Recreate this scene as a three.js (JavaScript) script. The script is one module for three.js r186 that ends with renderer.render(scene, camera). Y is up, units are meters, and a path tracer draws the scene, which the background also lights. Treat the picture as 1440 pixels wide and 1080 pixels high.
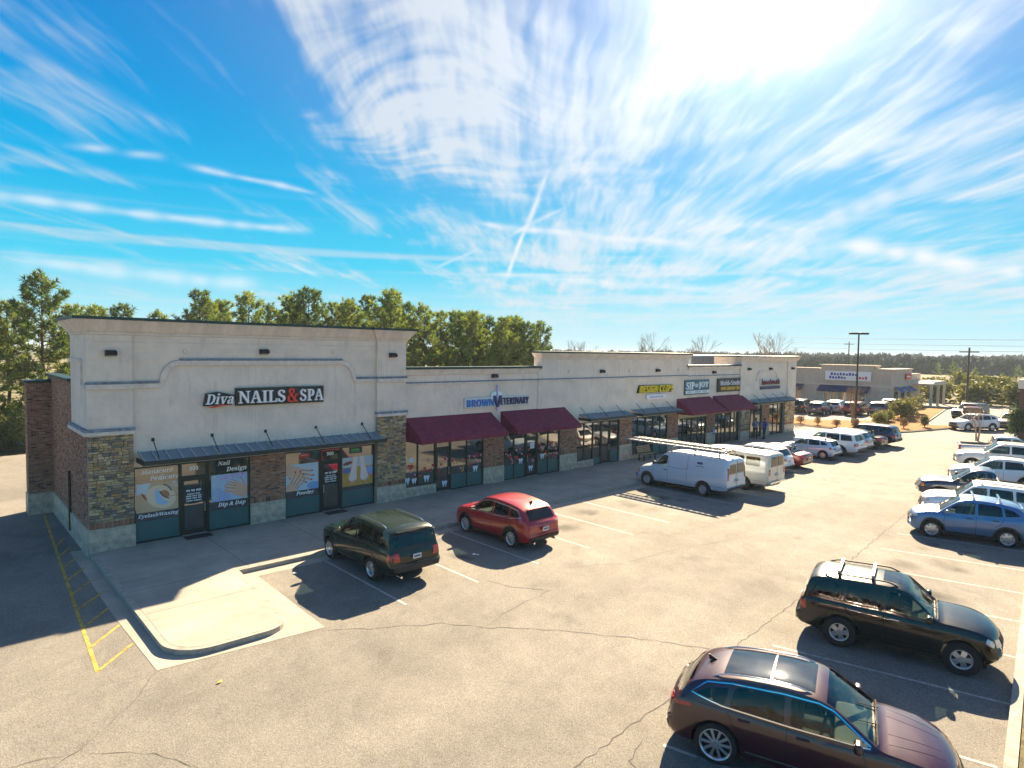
import * as THREE from 'three';
import { mergeGeometries, mergeVertices, toCreasedNormals } from 'three/addons/utils/BufferGeometryUtils.js';
import { RoundedBoxGeometry } from 'three/addons/geometries/RoundedBoxGeometry.js';
import { TessellateModifier } from 'three/addons/modifiers/TessellateModifier.js';
import { MarchingCubes } from 'three/addons/objects/MarchingCubes.js';
import { FontLoader } from 'three/addons/loaders/FontLoader.js';
import { TextGeometry } from 'three/addons/geometries/TextGeometry.js';
import { Brush, Evaluator, SUBTRACTION } from 'three-bvh-csg';
import { createNoise2D, createNoise3D } from 'simplex-noise';

// ---------------------------------------------------------------- seeded chance
function rng(seed) { let s = seed | 0; return () => { s = (s + 0x6d2b79f5) | 0; let t = Math.imul(s ^ (s >>> 15), 1 | s); t = (t + Math.imul(t ^ (t >>> 7), 61 | t)) ^ t; return ((t ^ (t >>> 14)) >>> 0) / 4294967296; }; }
const R0 = rng(7);
const N2 = createNoise2D(rng(11)), N3 = createNoise3D(rng(12));
const V = (x, y, z) => new THREE.Vector3(x, y, z);
const clamp = (x, a = 0, b = 1) => Math.min(b, Math.max(a, x));
const lerp = (a, b, t) => a + (b - a) * t;
const sstep = (a, b, x) => { const t = clamp((x - a) / (b - a)); return t * t * (3 - 2 * t); };
const fbm = (x, y, o = 4) => { let s = 0, a = 0.5; for (let i = 0; i < o; i++) { s += a * N2(x, y); x = x * 2.03 + 17.1; y = y * 2.03 - 9.7; a *= 0.5; } return s; };

// ---------------------------------------------------------------- camera
const scene = new THREE.Scene();
const camera = new THREE.PerspectiveCamera(2 * Math.atan(540 / 890.6) * 180 / Math.PI, 4 / 3, 0.3, 6000);
camera.position.set(-1.66, 7.32, 25.76);
camera.rotation.order = 'YXZ';
camera.rotation.set(-0.0514, -0.7483, 0.0142);
camera.updateMatrixWorld();

// ---------------------------------------------------------------- sun and sky
const EXPO = 4.9;
const SUN = V(0.885, 0.585, -0.425).normalize();
const sun = new THREE.DirectionalLight(new THREE.Color().setRGB(1, 0.785, 0.515), 5);
sun.position.copy(SUN).multiplyScalar(120).add(V(25, 0, 5)); sun.target.position.set(25, 0, 5);
sun.castShadow = true; sun.shadow.mapSize.set(4096, 4096);
Object.assign(sun.shadow.camera, { left: -90, right: 90, top: 90, bottom: -90, near: 1, far: 320 });
scene.add(sun, sun.target);

function skyColour(d, out) {               // light of the sky in that direction, as the photograph shows it
  const el = Math.asin(clamp(d.y, -1, 1)) * 180 / Math.PI, e = Math.max(el, 0);
  const stops = [[0, .62, .86, .95], [3, .40, .82, .95], [7, .07, .65, .92], [13, .004, .47, .86], [20, .002, .32, .76], [30, .002, .19, .60], [50, .002, .14, .47], [90, .002, .10, .37]];
  let k = 0; while (k < stops.length - 2 && e > stops[k + 1][0]) k++;
  const A = stops[k], B = stops[k + 1], t = clamp((e - A[0]) / (B[0] - A[0]));
  let r = lerp(A[1], B[1], t), g = lerp(A[2], B[2], t), b = lerp(A[3], B[3], t);
  const ang = Math.acos(clamp(d.dot(SUN), -1, 1)) * 180 / Math.PI;
  const haze = Math.exp(-ang / 14) * 0.36;                       // pale air round the sun
  r += haze * .95; g += haze * .93; b += haze * .80;
  if (e > 0.3) {
    const inv = 1 / (d.y + 0.05), px = d.x * inv, pz = d.z * inv;
    const s = px * 0.70 + pz * -0.714, c = px * 0.714 + pz * 0.70;             // along and across the streaks
    const cc = c + .16 * fbm(s * .16 + 3, c * .2, 2) + .03 * fbm(s * 1.5, c * 1.5 + 4, 4), ss = s + .4 * fbm(c * .8 + 2, s * .4, 2);
    const f1 = fbm(cc * 2.1 + 5, ss * .26, 5), f2 = fbm(cc * 6.5 + 3, ss * .7 + 9, 4), f3 = fbm(cc * 16, ss * 2.2 + 4, 4), patch = fbm(cc * .75 + 8, ss * .55 - 3, 4);
    const ripple = fbm(cc * 1.7 + 4, ss * 6.5, 4) * Math.exp(-(((c + .45) / .5) ** 2) - (((s - 2.5) / .9) ** 2));
    const cover = .50 * sstep(-1.6, .3, c) - .13 - .34 * sstep(1.15, 2.4, c) * sstep(4.2, 2.0, s) - .40 * sstep(.9, -1.6, s) + .25 * Math.exp(-((c + .4) ** 2) / .3 - ((s - 2.1) ** 2) / 1.2);
    let m = sstep(-.12, 1.05, cover + .80 * patch + .38 * f1 + .30 * f2 + .22 * f3 + .60 * ripple);
    m = clamp(m * .98 + .10 * sstep(-.1, .4, cover)) * sstep(.3, 5, e);
    const low = sstep(.05, .5, fbm(px * .05 + pz * .03 + 3.3, e * .55 + 8, 4)) * Math.exp(-(((e - 6) / 4.5) ** 2)) * .55;   // long thin bands low down
    m = 1 - (1 - m) * (1 - low);
    const fwd = Math.exp(-ang / 20), lum = .76 + .5 * fwd;
    r = lerp(r, lum * .93, m * .86); g = lerp(g, lum * .99, m * .86); b = lerp(b, lum * 1.05, m * .86);
  }
  const au = 1.8 * Math.exp(-((ang / 7) ** 2)) + .32 * Math.exp(-((ang / 14) ** 2));   // aureole
  out[0] = (r + au) / EXPO; out[1] = (g + au * .97) / EXPO; out[2] = (b + au * .90) / EXPO;
}
// vapour trails: from and to as [azimuth right of the camera's heading, elevation] in degrees, width, strength
const trails = [[-40, 10.3, -18, 9.9, .30, .55], [-34.5, 14.2, -32, 14.4, .22, .55], [-31, 14.3, -29, 14.5, .22, .6], [-27, 14.0, -17.5, 13.1, .20, .55], [-0.8, 6.3, 2.9, 15.4, .2, .95], [-0.6, 10.1, 4.4, 12.6, .14, .6],
  [-3.5, 11.3, 16, 9.3, .3, .65], [12, 9.2, 30, 8.6, .7, .45], [27, 8.9, 39, 5.9, .55, .85], [-21, 7.8, -17, 6.2, .16, .55], [24, 10, 34, 13.5, .7, .6], [-2, 6.9, 20, 5.3, .3, .5], [-38, 6, -22, 5.2, .5, .5], [-7, 7.3, -3.4, 9.0, .13, .5]];
{
  const W = 4096, H = 2048, data = new Float32Array(W * H * 4), o = [0, 0, 0], d = V(0, 0, 0);
  const head = Math.atan2(-Math.cos(0.7483), Math.sin(0.7483));
  for (let j = H / 2 - 2; j < H; j++) {
    const el = ((j + .5) / H - .5) * Math.PI;
    for (let i = 0; i < W; i++) {
      const at = (j * W + i) * 4, da = Math.abs(((((i + .5) / W - .5) * 2 * Math.PI - head) / Math.PI + 3) % 2 - 1) * 180, coarse = el > 0.9 ? 8 : el > .66 || da > 56 ? 4 : 1;      // finer where cirrus is close to the horizon ahead
      if (coarse > 1 && ((i % coarse) || ((j - H / 2) % coarse))) {            // high up the sky is soft: reuse a neighbour, smoothed below
        const jj = j - ((j - H / 2) % coarse), ii = i - (i % coarse);
        if (jj * W + ii !== j * W + i) { const f = (jj * W + ii) * 4; data[at] = data[f]; data[at + 1] = data[f + 1]; data[at + 2] = data[f + 2]; data[at + 3] = 1; continue; }
      }
      const az = ((i + .5) / W - .5) * 2 * Math.PI;
      d.set(Math.cos(el) * Math.cos(az), Math.sin(el), Math.cos(el) * Math.sin(az));
      skyColour(d, o);
      let rel = (az - head) * 180 / Math.PI; while (rel > 180) rel -= 360; while (rel < -180) rel += 360;
      const e = el * 180 / Math.PI;
      if (Math.abs(rel) < 45 && e < 18) for (const [x0, y0, x1, y1, w, a] of trails) {
        const L = Math.hypot(x1 - x0, y1 - y0), ux = (x1 - x0) / L, uy = (y1 - y0) / L, t = (rel - x0) * ux + (e - y0) * uy;
        if (t < -1 || t > L + 1) continue;
        const n = Math.abs(-(rel - x0) * uy + (e - y0) * ux + .10 * N2(t * .12, x0)) / (w * (1 + .3 * N2(t * .25, y0)));
        const k = a * Math.exp(-n * n) * sstep(-1, 1.6, t) * sstep(L + 1, L - 1.6, t) * (.75 + .35 * N2(t * .45, x1));
        if (k > .01) { const lum = 1.0 / EXPO; o[0] = lerp(o[0], lum, k); o[1] = lerp(o[1], lum, k); o[2] = lerp(o[2], lum * 1.02, k); }
      }
      data[at] = o[0]; data[at + 1] = o[1]; data[at + 2] = o[2]; data[at + 3] = 1;
    }
  }
  for (let j = 0; j < H / 2 - 2; j++) for (let i = 0; i < W; i++) { const at = (j * W + i) * 4; data[at] = .16; data[at + 1] = .15; data[at + 2] = .13; data[at + 3] = 1; }
  const sky = new THREE.DataTexture(data, W, H, THREE.RGBAFormat, THREE.FloatType);
  sky.mapping = THREE.EquirectangularReflectionMapping; sky.magFilter = THREE.LinearFilter; sky.needsUpdate = true;
  scene.background = sky; scene.environment = sky;
}
const renderer = new THREE.WebGLRenderer({ antialias: true });
renderer.toneMapping = THREE.LinearToneMapping;
renderer.toneMappingExposure = EXPO;
renderer.shadowMap.enabled = true;
scene.fog = new THREE.FogExp2(new THREE.Color().setRGB(.75, .88, 1), 0.00028);

// ---------------------------------------------------------------- helpers
const used = {};
function numbered(name) { if (used[name] === undefined) { used[name] = 0; return name; } used[name]++; return name + '_' + String(used[name]).padStart(3, '0'); }
function thing(name, label, category, group, pos, turn = 0) {
  const o = new THREE.Group(); o.name = numbered(name); o.userData = { label, category }; if (group) o.userData.group = group;
  if (pos) o.position.set(...pos); o.rotation.y = turn; scene.add(o); return o;
}
function part(name, geo, mat, parent, label, kind) {
  const m = new THREE.Mesh(Array.isArray(geo) ? join(geo) : geo, mat); m.name = name; m.castShadow = m.receiveShadow = true;
  if (label) m.userData.label = label; if (kind) m.userData.kind = kind;
  parent.add(m); return m;
}
function single(name, geo, mat, label, category, group, kind) {            // a thing of one mesh
  const m = part(numbered(name), geo, mat, scene); m.userData = { label, category }; if (group) m.userData.group = group; if (kind) m.userData.kind = kind; return m;
}
function struct(name, geo, mat) { const m = part(numbered(name), geo, mat, scene); m.userData = { kind: 'structure' }; return m; }
function copyOf(root, label, group) { const c = root.clone(); c.name = numbered(root.name.replace(/_\d{3}$/, '')); c.userData = { ...root.userData }; if (label) c.userData.label = label; if (group) c.userData.group = group; scene.add(c); return c; }
function join(list) {
  const anyCol = list.some(g => g.attributes.color);
  return mergeGeometries(list.map(g => {
    g = g.index ? g.toNonIndexed() : g;
    for (const k of Object.keys(g.attributes)) if (!['position', 'normal', 'uv', 'color'].includes(k)) g.deleteAttribute(k);
    if (!g.attributes.uv) g.setAttribute('uv', new THREE.BufferAttribute(new Float32Array(g.attributes.position.count * 2), 2));
    if (!g.attributes.normal) g.computeVertexNormals();
    if (anyCol && !g.attributes.color) g.setAttribute('color', new THREE.BufferAttribute(new Float32Array(g.attributes.position.count * 3).fill(1), 3));
    g.morphAttributes = {}; return g;
  }), false);
}
function wuv(g) {                                                           // uv in metres, by the way each face points
  g = g.index ? g.toNonIndexed() : g; const p = g.attributes.position, n = p.count, uv = new Float32Array(n * 2);
  const a = V(0, 0, 0), b = V(0, 0, 0), c = V(0, 0, 0);
  for (let i = 0; i < n; i += 3) {
    a.fromBufferAttribute(p, i); b.fromBufferAttribute(p, i + 1).sub(a); c.fromBufferAttribute(p, i + 2).sub(a); b.cross(c);
    const x = Math.abs(b.x), y = Math.abs(b.y), z = Math.abs(b.z);
    for (let k = i; k < i + 3; k++) { const X = p.getX(k), Y = p.getY(k), Z = p.getZ(k); if (y >= x && y >= z) { uv[k * 2] = X; uv[k * 2 + 1] = -Z; } else if (x > z) { uv[k * 2] = Z; uv[k * 2 + 1] = Y; } else { uv[k * 2] = X; uv[k * 2 + 1] = Y; } }
  }
  g.setAttribute('uv', new THREE.BufferAttribute(uv, 2)); return g;
}
function box(x0, x1, y0, y1, z0, z1, r = 0) {
  const g = r ? new RoundedBoxGeometry(x1 - x0, y1 - y0, z1 - z0, 1, r) : new THREE.BoxGeometry(x1 - x0, y1 - y0, z1 - z0);
  g.translate((x0 + x1) / 2, (y0 + y1) / 2, (z0 + z1) / 2); return wuv(g);
}
function bar(a, b, r, sides = 6) {                                          // round bar from a to b
  const d = b.clone().sub(a), g = new THREE.CylinderGeometry(r, r, d.length(), sides, 1);
  g.applyQuaternion(new THREE.Quaternion().setFromUnitVectors(V(0, 1, 0), d.clone().normalize())); g.translate((a.x + b.x) / 2, (a.y + b.y) / 2, (a.z + b.z) / 2); return g;
}
function extrudeX(pts, x0, x1) {                                            // outline in (z, y), run along x
  const s = new THREE.Shape(pts.map(p => new THREE.Vector2(p[0], p[1]))), g = new THREE.ExtrudeGeometry(s, { depth: x1 - x0, bevelEnabled: false });
  g.applyMatrix4(new THREE.Matrix4().makeBasis(V(0, 0, 1), V(0, 1, 0), V(-1, 0, 0))); g.translate(x1, 0, 0); return wuv(g);   // local x -> z, local z -> -x
}
function extrudeZ(pts, z0, z1, bevel = 0) {                                 // outline in (x, y), run along z
  const s = pts instanceof THREE.Shape ? pts : new THREE.Shape(pts.map(p => new THREE.Vector2(p[0], p[1])));
  const g = new THREE.ExtrudeGeometry(s, { depth: z1 - z0 - 2 * bevel, bevelEnabled: bevel > 0, bevelThickness: bevel, bevelSize: bevel, bevelSegments: 1, bevelOffset: -bevel }); g.translate(0, 0, z0 + bevel); return wuv(g);
}
function sheet(pts, y, y0) {                                                // flat outline in (x, z); y0 gives it thickness
  const s = new THREE.Shape(pts.map(p => new THREE.Vector2(p[0], -p[1])));
  const g = y0 === undefined ? new THREE.ShapeGeometry(s) : new THREE.ExtrudeGeometry(s, { depth: y - y0, bevelEnabled: false });
  g.rotateX(-Math.PI / 2); g.translate(0, y0 === undefined ? y : y0, 0); return wuv(g);
}
const rgb = (r, g, b) => new THREE.Color().setRGB(r, g, b);
const std = (c, rough = .8, o = {}) => new THREE.MeshStandardMaterial({ color: Array.isArray(c) ? rgb(...c) : c, roughness: rough, side: THREE.DoubleSide, ...o });
function tex(size, fn, tile, srgb = true) {                                 // fn(u, v) -> [r, g, b] 0..1; wraps
  const d = new Uint8Array(size * size * 4);
  for (let j = 0; j < size; j++) for (let i = 0; i < size; i++) { const c = fn(i / size, j / size, i, j), k = (j * size + i) * 4; d[k] = clamp(c[0]) * 255; d[k + 1] = clamp(c[1]) * 255; d[k + 2] = clamp(c[2]) * 255; d[k + 3] = 255; }
  const t = new THREE.DataTexture(d, size, size); t.wrapS = t.wrapT = THREE.RepeatWrapping; t.magFilter = THREE.LinearFilter; t.minFilter = THREE.LinearMipmapLinearFilter; t.generateMipmaps = true;
  if (srgb) t.colorSpace = THREE.SRGBColorSpace; t.repeat.set(1 / tile, 1 / tile); t.needsUpdate = true; return t;
}
const tn = (u, v, f, s) => { const a = u * 2 * Math.PI, b = v * 2 * Math.PI, r = f / 6.283; return .5 * (N3(Math.cos(a) * r + s, Math.sin(a) * r, Math.cos(b) * r) + N3(Math.cos(b) * r - s, Math.sin(b) * r + 5, Math.sin(a) * r)); };   // tileable noise
function canvasTex(w, h, draw) { const c = document.createElement('canvas'); c.width = w; c.height = h; const x = c.getContext('2d'); draw(x, w, h); const t = new THREE.CanvasTexture(c); t.colorSpace = THREE.SRGBColorSpace; t.magFilter = THREE.LinearFilter; return t; }
const font = {};
for (const n of ['sans_bold', 'sans_regular', 'serif_bold', 'serif_regular']) font[n] = await new FontLoader().loadAsync('fonts/droid/droid_' + n + '.typeface.json');
function letters(text, f, size, width, depth, slant = 0) {                  // solid letters, scaled to a width, from (0, 0)
  const g = new TextGeometry(text, { font: font[f], size, depth, curveSegments: 4, bevelEnabled: false }); g.computeBoundingBox();
  const b = g.boundingBox; g.translate(-b.min.x, -b.min.y, 0); if (width) g.scale(width / (b.max.x - b.min.x), size / (b.max.y - b.min.y), 1);
  if (slant) g.applyMatrix4(new THREE.Matrix4().set(1, slant, 0, 0, 0, 1, 0, 0, 0, 0, 1, 0, 0, 0, 0, 1)); return g;
}

// ---------------------------------------------------------------- materials
const noiseTex = (size, tile, base, amp, fine, seed) => { const r = rng(seed); return tex(size, (u, v) => { const n = tn(u, v, 6, seed) * amp + tn(u, v, 22, seed + 3) * amp * .6 + (r() - .5) * fine; return [base[0] * (1 + n), base[1] * (1 + n), base[2] * (1 + n * .9)]; }, tile); };
const bumpTex = (size, tile, amp, seed) => { const r = rng(seed); return tex(size, (u, v) => { const n = .5 + tn(u, v, 30, seed) * .25 * amp + (r() - .5) * amp; return [n, n, n]; }, tile, false); };
const M = {};
M.asphalt = std([1, 1, 1], .95, { vertexColors: true, map: noiseTex(1024, 13, [.80, .79, .775], .05, .44, 31), bumpMap: bumpTex(512, 1.3, .9, 5), bumpScale: .006 });
M.concrete = std([.365, .345, .31], .88, { map: noiseTex(1024, 11, [.92, .91, .89], .09, .16, 8), bumpMap: bumpTex(512, 1, .6, 9), bumpScale: .003 });
M.kerb = std([.35, .33, .30], .9, { map: noiseTex(512, 2.1, [.9, .9, .88], .14, .14, 18) });
M.stucco = std([.82, .71, .62], .92, { map: (() => { const r = rng(44); return tex(1024, (u, v) => { const st = Math.max(0, tn(u, v * .06, 40, 44)) * Math.max(0, tn(u, v, 5, 47)) * .16, n = tn(u, v, 6, 44) * .045 + tn(u, v, 24, 45) * .025 + (r() - .5) * .07 - st; return [.955 * (1 + n), .95 * (1 + n), .94 * (1 + n * .9)]; }, 6); })(), bumpMap: bumpTex(512, .7, 1, 45), bumpScale: .004 });
M.stuccoTrim = std([.78, .68, .60], .9, { map: noiseTex(512, 2.7, [.93, .93, .93], .07, .06, 46), bumpMap: bumpTex(512, .7, 1, 45), bumpScale: .003 });
M.stain = std([.27, .30, .35], .9, { map: noiseTex(512, 1.1, [.85, .86, .88], .30, .2, 47) });
M.limestone = std([.62, .54, .44], .9, { map: noiseTex(512, 1.9, [.9, .89, .86], .16, .12, 48), bumpMap: bumpTex(512, .5, 1, 49), bumpScale: .004 });
M.mortar = std([.33, .30, .27], .95);
M.brick = std([1, 1, 1], .9, { vertexColors: true, map: noiseTex(256, .6, [.92, .92, .92], .1, .2, 50) });
M.stone = std([1, 1, 1], .9, { vertexColors: true, map: noiseTex(256, .5, [.92, .91, .9], .16, .2, 51), bumpMap: bumpTex(256, .3, 1, 52), bumpScale: .006 });
M.darkGreen = std([.012, .030, .032], .45, { metalness: .3 });
M.frame = std([.010, .030, .028], .4, { metalness: .3 });
M.coping = std([.018, .05, .055], .45, { metalness: .4 });
M.glass = new THREE.MeshPhysicalMaterial({ color: rgb(.010, .030, .030), roughness: .03, ior: 2.6, side: THREE.DoubleSide });
M.panel = std([.028, .13, .13], .35);
M.paintWhite = std([.44, .44, .43], .85, { map: noiseTex(512, .9, [.86, .86, .85], .2, .35, 53) });
M.paintYellow = std([.50, .34, .06], .85, { map: noiseTex(512, .9, [.86, .86, .85], .25, .35, 54) });
M.burgundy = std([.21, .014, .058], .85, { map: noiseTex(512, 1.7, [.9, .9, .9], .16, .12, 55) });
M.black = std([.012, .012, .013], .6);
M.steel = std([.45, .46, .48], .4, { metalness: .8 });
M.grey = std([.18, .18, .19], .6);
M.white = std([.75, .75, .75], .6);
M.wood = std([.42, .33, .19], .8, { map: noiseTex(256, .4, [.9, .88, .84], .2, .15, 56) });
M.membrane = std([.45, .44, .42], .95);
M.crack = std([.075, .072, .066], 1);
// ================================================================ the ground
const land = new THREE.PlaneGeometry(5000, 5000, 40, 40); land.rotateX(-Math.PI / 2); land.translate(600, -.06, -300);
struct('terrain', wuv(land), std([.17, .155, .075], 1, { map: noiseTex(512, 23, [.85, .85, .8], .3, .3, 60) }));
{
  const xs = [], zs = []; for (let x = -60; x < -14; x += 2) xs.push(x); for (let x = -14; x < 36; x += .25) xs.push(x); for (let x = 36; x <= 64.01; x += .5) xs.push(x); for (let z = -27; z < 4; z += .5) zs.push(z); for (let z = 4; z < 25; z += .25) zs.push(z); for (let z = 25; z <= 46; z += 1.5) zs.push(z);
  const g = new THREE.PlaneGeometry(1, 1, xs.length - 1, zs.length - 1); g.rotateX(-Math.PI / 2);
  const p = g.attributes.position, col = new Float32Array(p.count * 3), rs = rng(14), spots = [];
  for (let k = 0; k < 20; k++) for (let q = 0; q < 3; q++) spots.push([9.7 + 2.705 * k + (rs() - .5) * .9, 6.2 + rs() * 2.6, .18 + rs() * .35, .25 + rs() * .4]); for (let k = -2; k < 14; k++) for (let q = 0; q < 3; q++) spots.push([15.6 + 2.78 * k + (rs() - .5), 20.6 - .2 * k + (rs() - .5) * 2, .18 + rs() * .35, .25 + rs() * .4]);   // oil drips in the stalls
  for (let i = 0; i < p.count; i++) {
    const x = xs[i % xs.length], z = zs[Math.floor(i / xs.length)]; p.setXYZ(i, x, 0, z);
    let a = 1 + .28 * fbm(x * .07, z * .09 + 4, 4) + .17 * fbm(x * .45 + 3, z * .4, 4) + .15 * fbm(x * 1.9, z * 2.2, 2);
    const bend = .8 * N2(x * .03, 3); for (const t of [12.3, 13.9, 15.6, 17.1]) a *= 1 - .09 * Math.exp(-(((z - t + .06 * x - 1 + bend) / .32) ** 2)) * (.6 + .6 * fbm(x * .3, t, 2));      // dark tyre tracks along the lane
    a *= 1 - .22 * sstep(.42, .62, fbm(x * .28 + 40, z * .28, 4) + .12 * N2(x * 1.9, z * 1.9));                                    // worn and stained patches
    for (const [sx, sz, r, k] of spots) { const d = Math.hypot(x - sx, z - sz); if (d < r * 2.2) a *= 1 - k * sstep(r * 1.6, r * .4, d + .25 * r * N2(x * 4, z * 4)); }
    const k = .27 * a; col[i * 3] = k * 1.02; col[i * 3 + 1] = k; col[i * 3 + 2] = k * .93;
  }
  g.setAttribute('color', new THREE.BufferAttribute(col, 3));
  const lot = struct('parking_lot', wuv(g), M.asphalt);
  const line = (a, b, w, mat, name, y = .004) => {
    const dx = b[0] - a[0], dz = b[1] - a[1], L = Math.hypot(dx, dz), nx_ = -dz / L * w / 2, nz_ = dx / L * w / 2;
    part(name, sheet([[a[0] + nx_, a[1] + nz_], [b[0] + nx_, b[1] + nz_], [b[0] - nx_, b[1] - nz_], [a[0] - nx_, a[1] - nz_]], y), mat, lot);
  };
  for (let k = 0; k < 19; k++) { const x = 8.33 + 2.705 * k; line([x, 5.5], [x, 10.65], .085, M.paintWhite, 'stall_line'); }
  for (let k = -3; k < 14; k++) { const [a, b] = rowLine(k); line(a, b, .085, M.paintWhite, 'stall_line'); }
  // yellow hatching beside the building
  line([2.2, -12], [1.02, 9.35], .085, M.paintYellow, 'yellow_line');
  for (let k = 0; k < 9; k++) { const z = 9.3 - k * 1.42, x = lerp(1.02, 2.2, (9.35 - z) / 21.35); line([x + .03, z - .02], [1.93 + (k > 2 ? .12 : 0), z - 1.0], .075, M.paintYellow, 'hatch_line', .008); }
  // cracks and seams, each a thin dark band of its own
  const crack = (pts, w, seed) => {
    const r = rng(seed), P = [];
    for (let i = 0; i < pts.length - 1; i++) { const n = Math.max(2, Math.round(Math.hypot(pts[i + 1][0] - pts[i][0], pts[i + 1][1] - pts[i][1]) / .22)); for (let k = 0; k < n; k++) P.push([lerp(pts[i][0], pts[i + 1][0], k / n) + (r() - .5) * .09, lerp(pts[i][1], pts[i + 1][1], k / n) + (r() - .5) * .09]); }
    P.push(pts[pts.length - 1]);
    const v = []; let px0, pz0, px1, pz1;
    P.forEach((q, i) => { const n = P[Math.min(i + 1, P.length - 1)], m = P[Math.max(i - 1, 0)], L = Math.hypot(n[0] - m[0], n[1] - m[1]) || 1, ww = w * .62 * (.3 + 1.0 * r()) * Math.min(1, Math.min(i, P.length - 1 - i) * .5 + .1) / 2, ox = -(n[1] - m[1]) / L * ww, oz = (n[0] - m[0]) / L * ww;
      const A = [q[0] + ox, q[1] + oz], B = [q[0] - ox, q[1] - oz]; if (i) v.push(px0, .005, pz0, px1, .005, pz1, A[0], .005, A[1], px1, .005, pz1, B[0], .005, B[1], A[0], .005, A[1]); [px0, pz0] = A; [px1, pz1] = B; });
    const cg = new THREE.BufferGeometry(); cg.setAttribute('position', new THREE.Float32BufferAttribute(v, 3)); cg.computeVertexNormals(); part('crack', wuv(cg), M.crack, lot);
  };
  crack([[-2, 19.1], [8.66, 18.55], [12.68, 18.28], [18.54, 17.9], [21.8, 17.75], [34, 16.7], [56, 14.6]], .05, 1);
  crack([[5.7, 10.6], [6.9, 11.5], [8.3, 12.3], [9.2, 13.4], [10.4, 14.7], [11.5, 16.2], [12.7, 18.2]], .035, 2);
  crack([[11.3, 10.6], [11.6, 11.7], [12.3, 12.6], [10.2, 12.9], [9.1, 13.3]], .03, 3);
  crack([[2.0, 10.2], [1.4, 11.1], [.2, 12.4], [-.9, 13.0], [-2.3, 14.2]], .03, 4);
  crack([[.2, 12.4], [1.2, 13.4], [1.8, 14.6]], .02, 5);
  crack([[8.2, 19.0], [7.4, 19.2], [7.2, 19.9], [7.6, 20.6]], .03, 6);
  crack([[14, 11.5], [16, 12.5], [19, 12.9], [23, 14]], .02, 7); crack([[-6, 10], [-3, 11.5], [.2, 12.4]], .025, 8); crack([[20, 11.6], [24, 12.2], [30, 12.6]], .02, 9);
  // manhole-like dark oil spots are wear of the asphalt itself
}
function rowLine(k) { const x = 13.87 + 2.78 * k, z = 18.85 - .085 * (x - 13.87), L = 4.75; return [[x, z], [x + L * .245, z + L * .97]]; }

// ---------------------------------------------------------------- pavement in front of the shops, with its kerb
{
  const arc = (cx, cz, r, a0, a1, n = 8) => Array.from({ length: n + 1 }, (_, i) => { const a = lerp(a0, a1, i / n); return [cx + r * Math.cos(a), cz + r * Math.sin(a)]; });
  // outline in (x, z): along the wall, round the projecting corner
  const off = (d) => [[2.36 - d, -1], ...arc(3.35, 9.05, 1.0 + d, Math.PI, Math.PI / 2), ...arc(4.55, 9.35, .72 + d, Math.PI / 2, .1), [5.62 + d, 5.1 + d], [60.5, 5.1 + d], [60.5, -1]];
  const walk = struct('pavement', sheet(off(-.15), .15, 0), M.concrete);
  // slabs: joints are real gaps between the slabs that lie on the base
  const kerbPts = off(0), inner = off(-.15);
  const s = new THREE.Shape(kerbPts.map(p => new THREE.Vector2(p[0], -p[1]))); s.holes.push(new THREE.Path(inner.map(p => new THREE.Vector2(lerp(p[0], p[0], 1), -p[1])).reverse()));
  const kg = new THREE.ExtrudeGeometry(s, { depth: .146, bevelEnabled: false }); kg.rotateX(-Math.PI / 2);
  struct('kerb', wuv(kg), M.kerb);
  struct('gutter', sheet([[1.95, -1], [1.93, 6], [2.02, 10.12], [3.4, 10.28], [5.9, 10.52], [6.02, 5.65], [60.5, 5.65], [60.5, -1]], .006), M.concrete);
  for (let x = 6; x < 60; x += 3.1) part('joint', box(x - .008, x + .008, .150, .1515, .1, 4.95), M.crack, walk);
  part('joint', box(2.52, 5.5, .150, .1515, 6.97, 6.985), M.crack, walk); part('joint', box(2.52, 5.5, .150, .1515, 4.93, 4.945), M.crack, walk);
  // right-hand edge of the lot: kerb and planted strip
  const e = (x, d) => { const z = 23.45 - .118 * (x - 15) + d; return [x, z]; };
  struct('kerb', sheet([e(-8, 0), e(62, 0), e(62, .2), e(-8, .2)], .15, 0), M.kerb);
  struct('planting_strip', sheet([e(-8, .2), e(62, .2), e(62, 1.1), e(-8, 1.1)], .12, 0), std([.14, .12, .05], 1, { map: noiseTex(256, 1.2, [.8, .8, .8], .4, .5, 61) }));
}
// ================================================================ the row of shops
const mall = thing('strip_mall', 'long single-storey beige stucco shopping row with brick and stone piers', 'building');
const HEAD = 2.95, Y0 = .15;
function sweep(plan, prof) {            // plan: open line of [x, z], outside on its left when walked; prof: [out, y] from bottom to top
  const n = plan.length, nor = [];
  for (let i = 0; i < n - 1; i++) { const dx = plan[i + 1][0] - plan[i][0], dz = plan[i + 1][1] - plan[i][1], L = Math.hypot(dx, dz); nor.push([-dz / L, dx / L]); }
  const at = (i, d) => { const a = nor[Math.max(i - 1, 0)], b = nor[Math.min(i, n - 2)], k = 1 + a[0] * b[0] + a[1] * b[1]; return [plan[i][0] + (a[0] + b[0]) * d / k, plan[i][1] + (a[1] + b[1]) * d / k]; };
  const v = [];
  for (let j = 0; j < prof.length - 1; j++) for (let i = 0; i < n - 1; i++) {
    const p = (ii, jj) => { const q = at(ii, prof[jj][0]); return [q[0], prof[jj][1], q[1]]; }, a = p(i, j), b = p(i + 1, j), c = p(i + 1, j + 1), d = p(i, j + 1);
    v.push(...a, ...b, ...c, ...a, ...c, ...d);
  }
  const g = new THREE.BufferGeometry(); g.setAttribute('position', new THREE.Float32BufferAttribute(v, 3)); g.computeVertexNormals(); return wuv(g);
}
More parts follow.
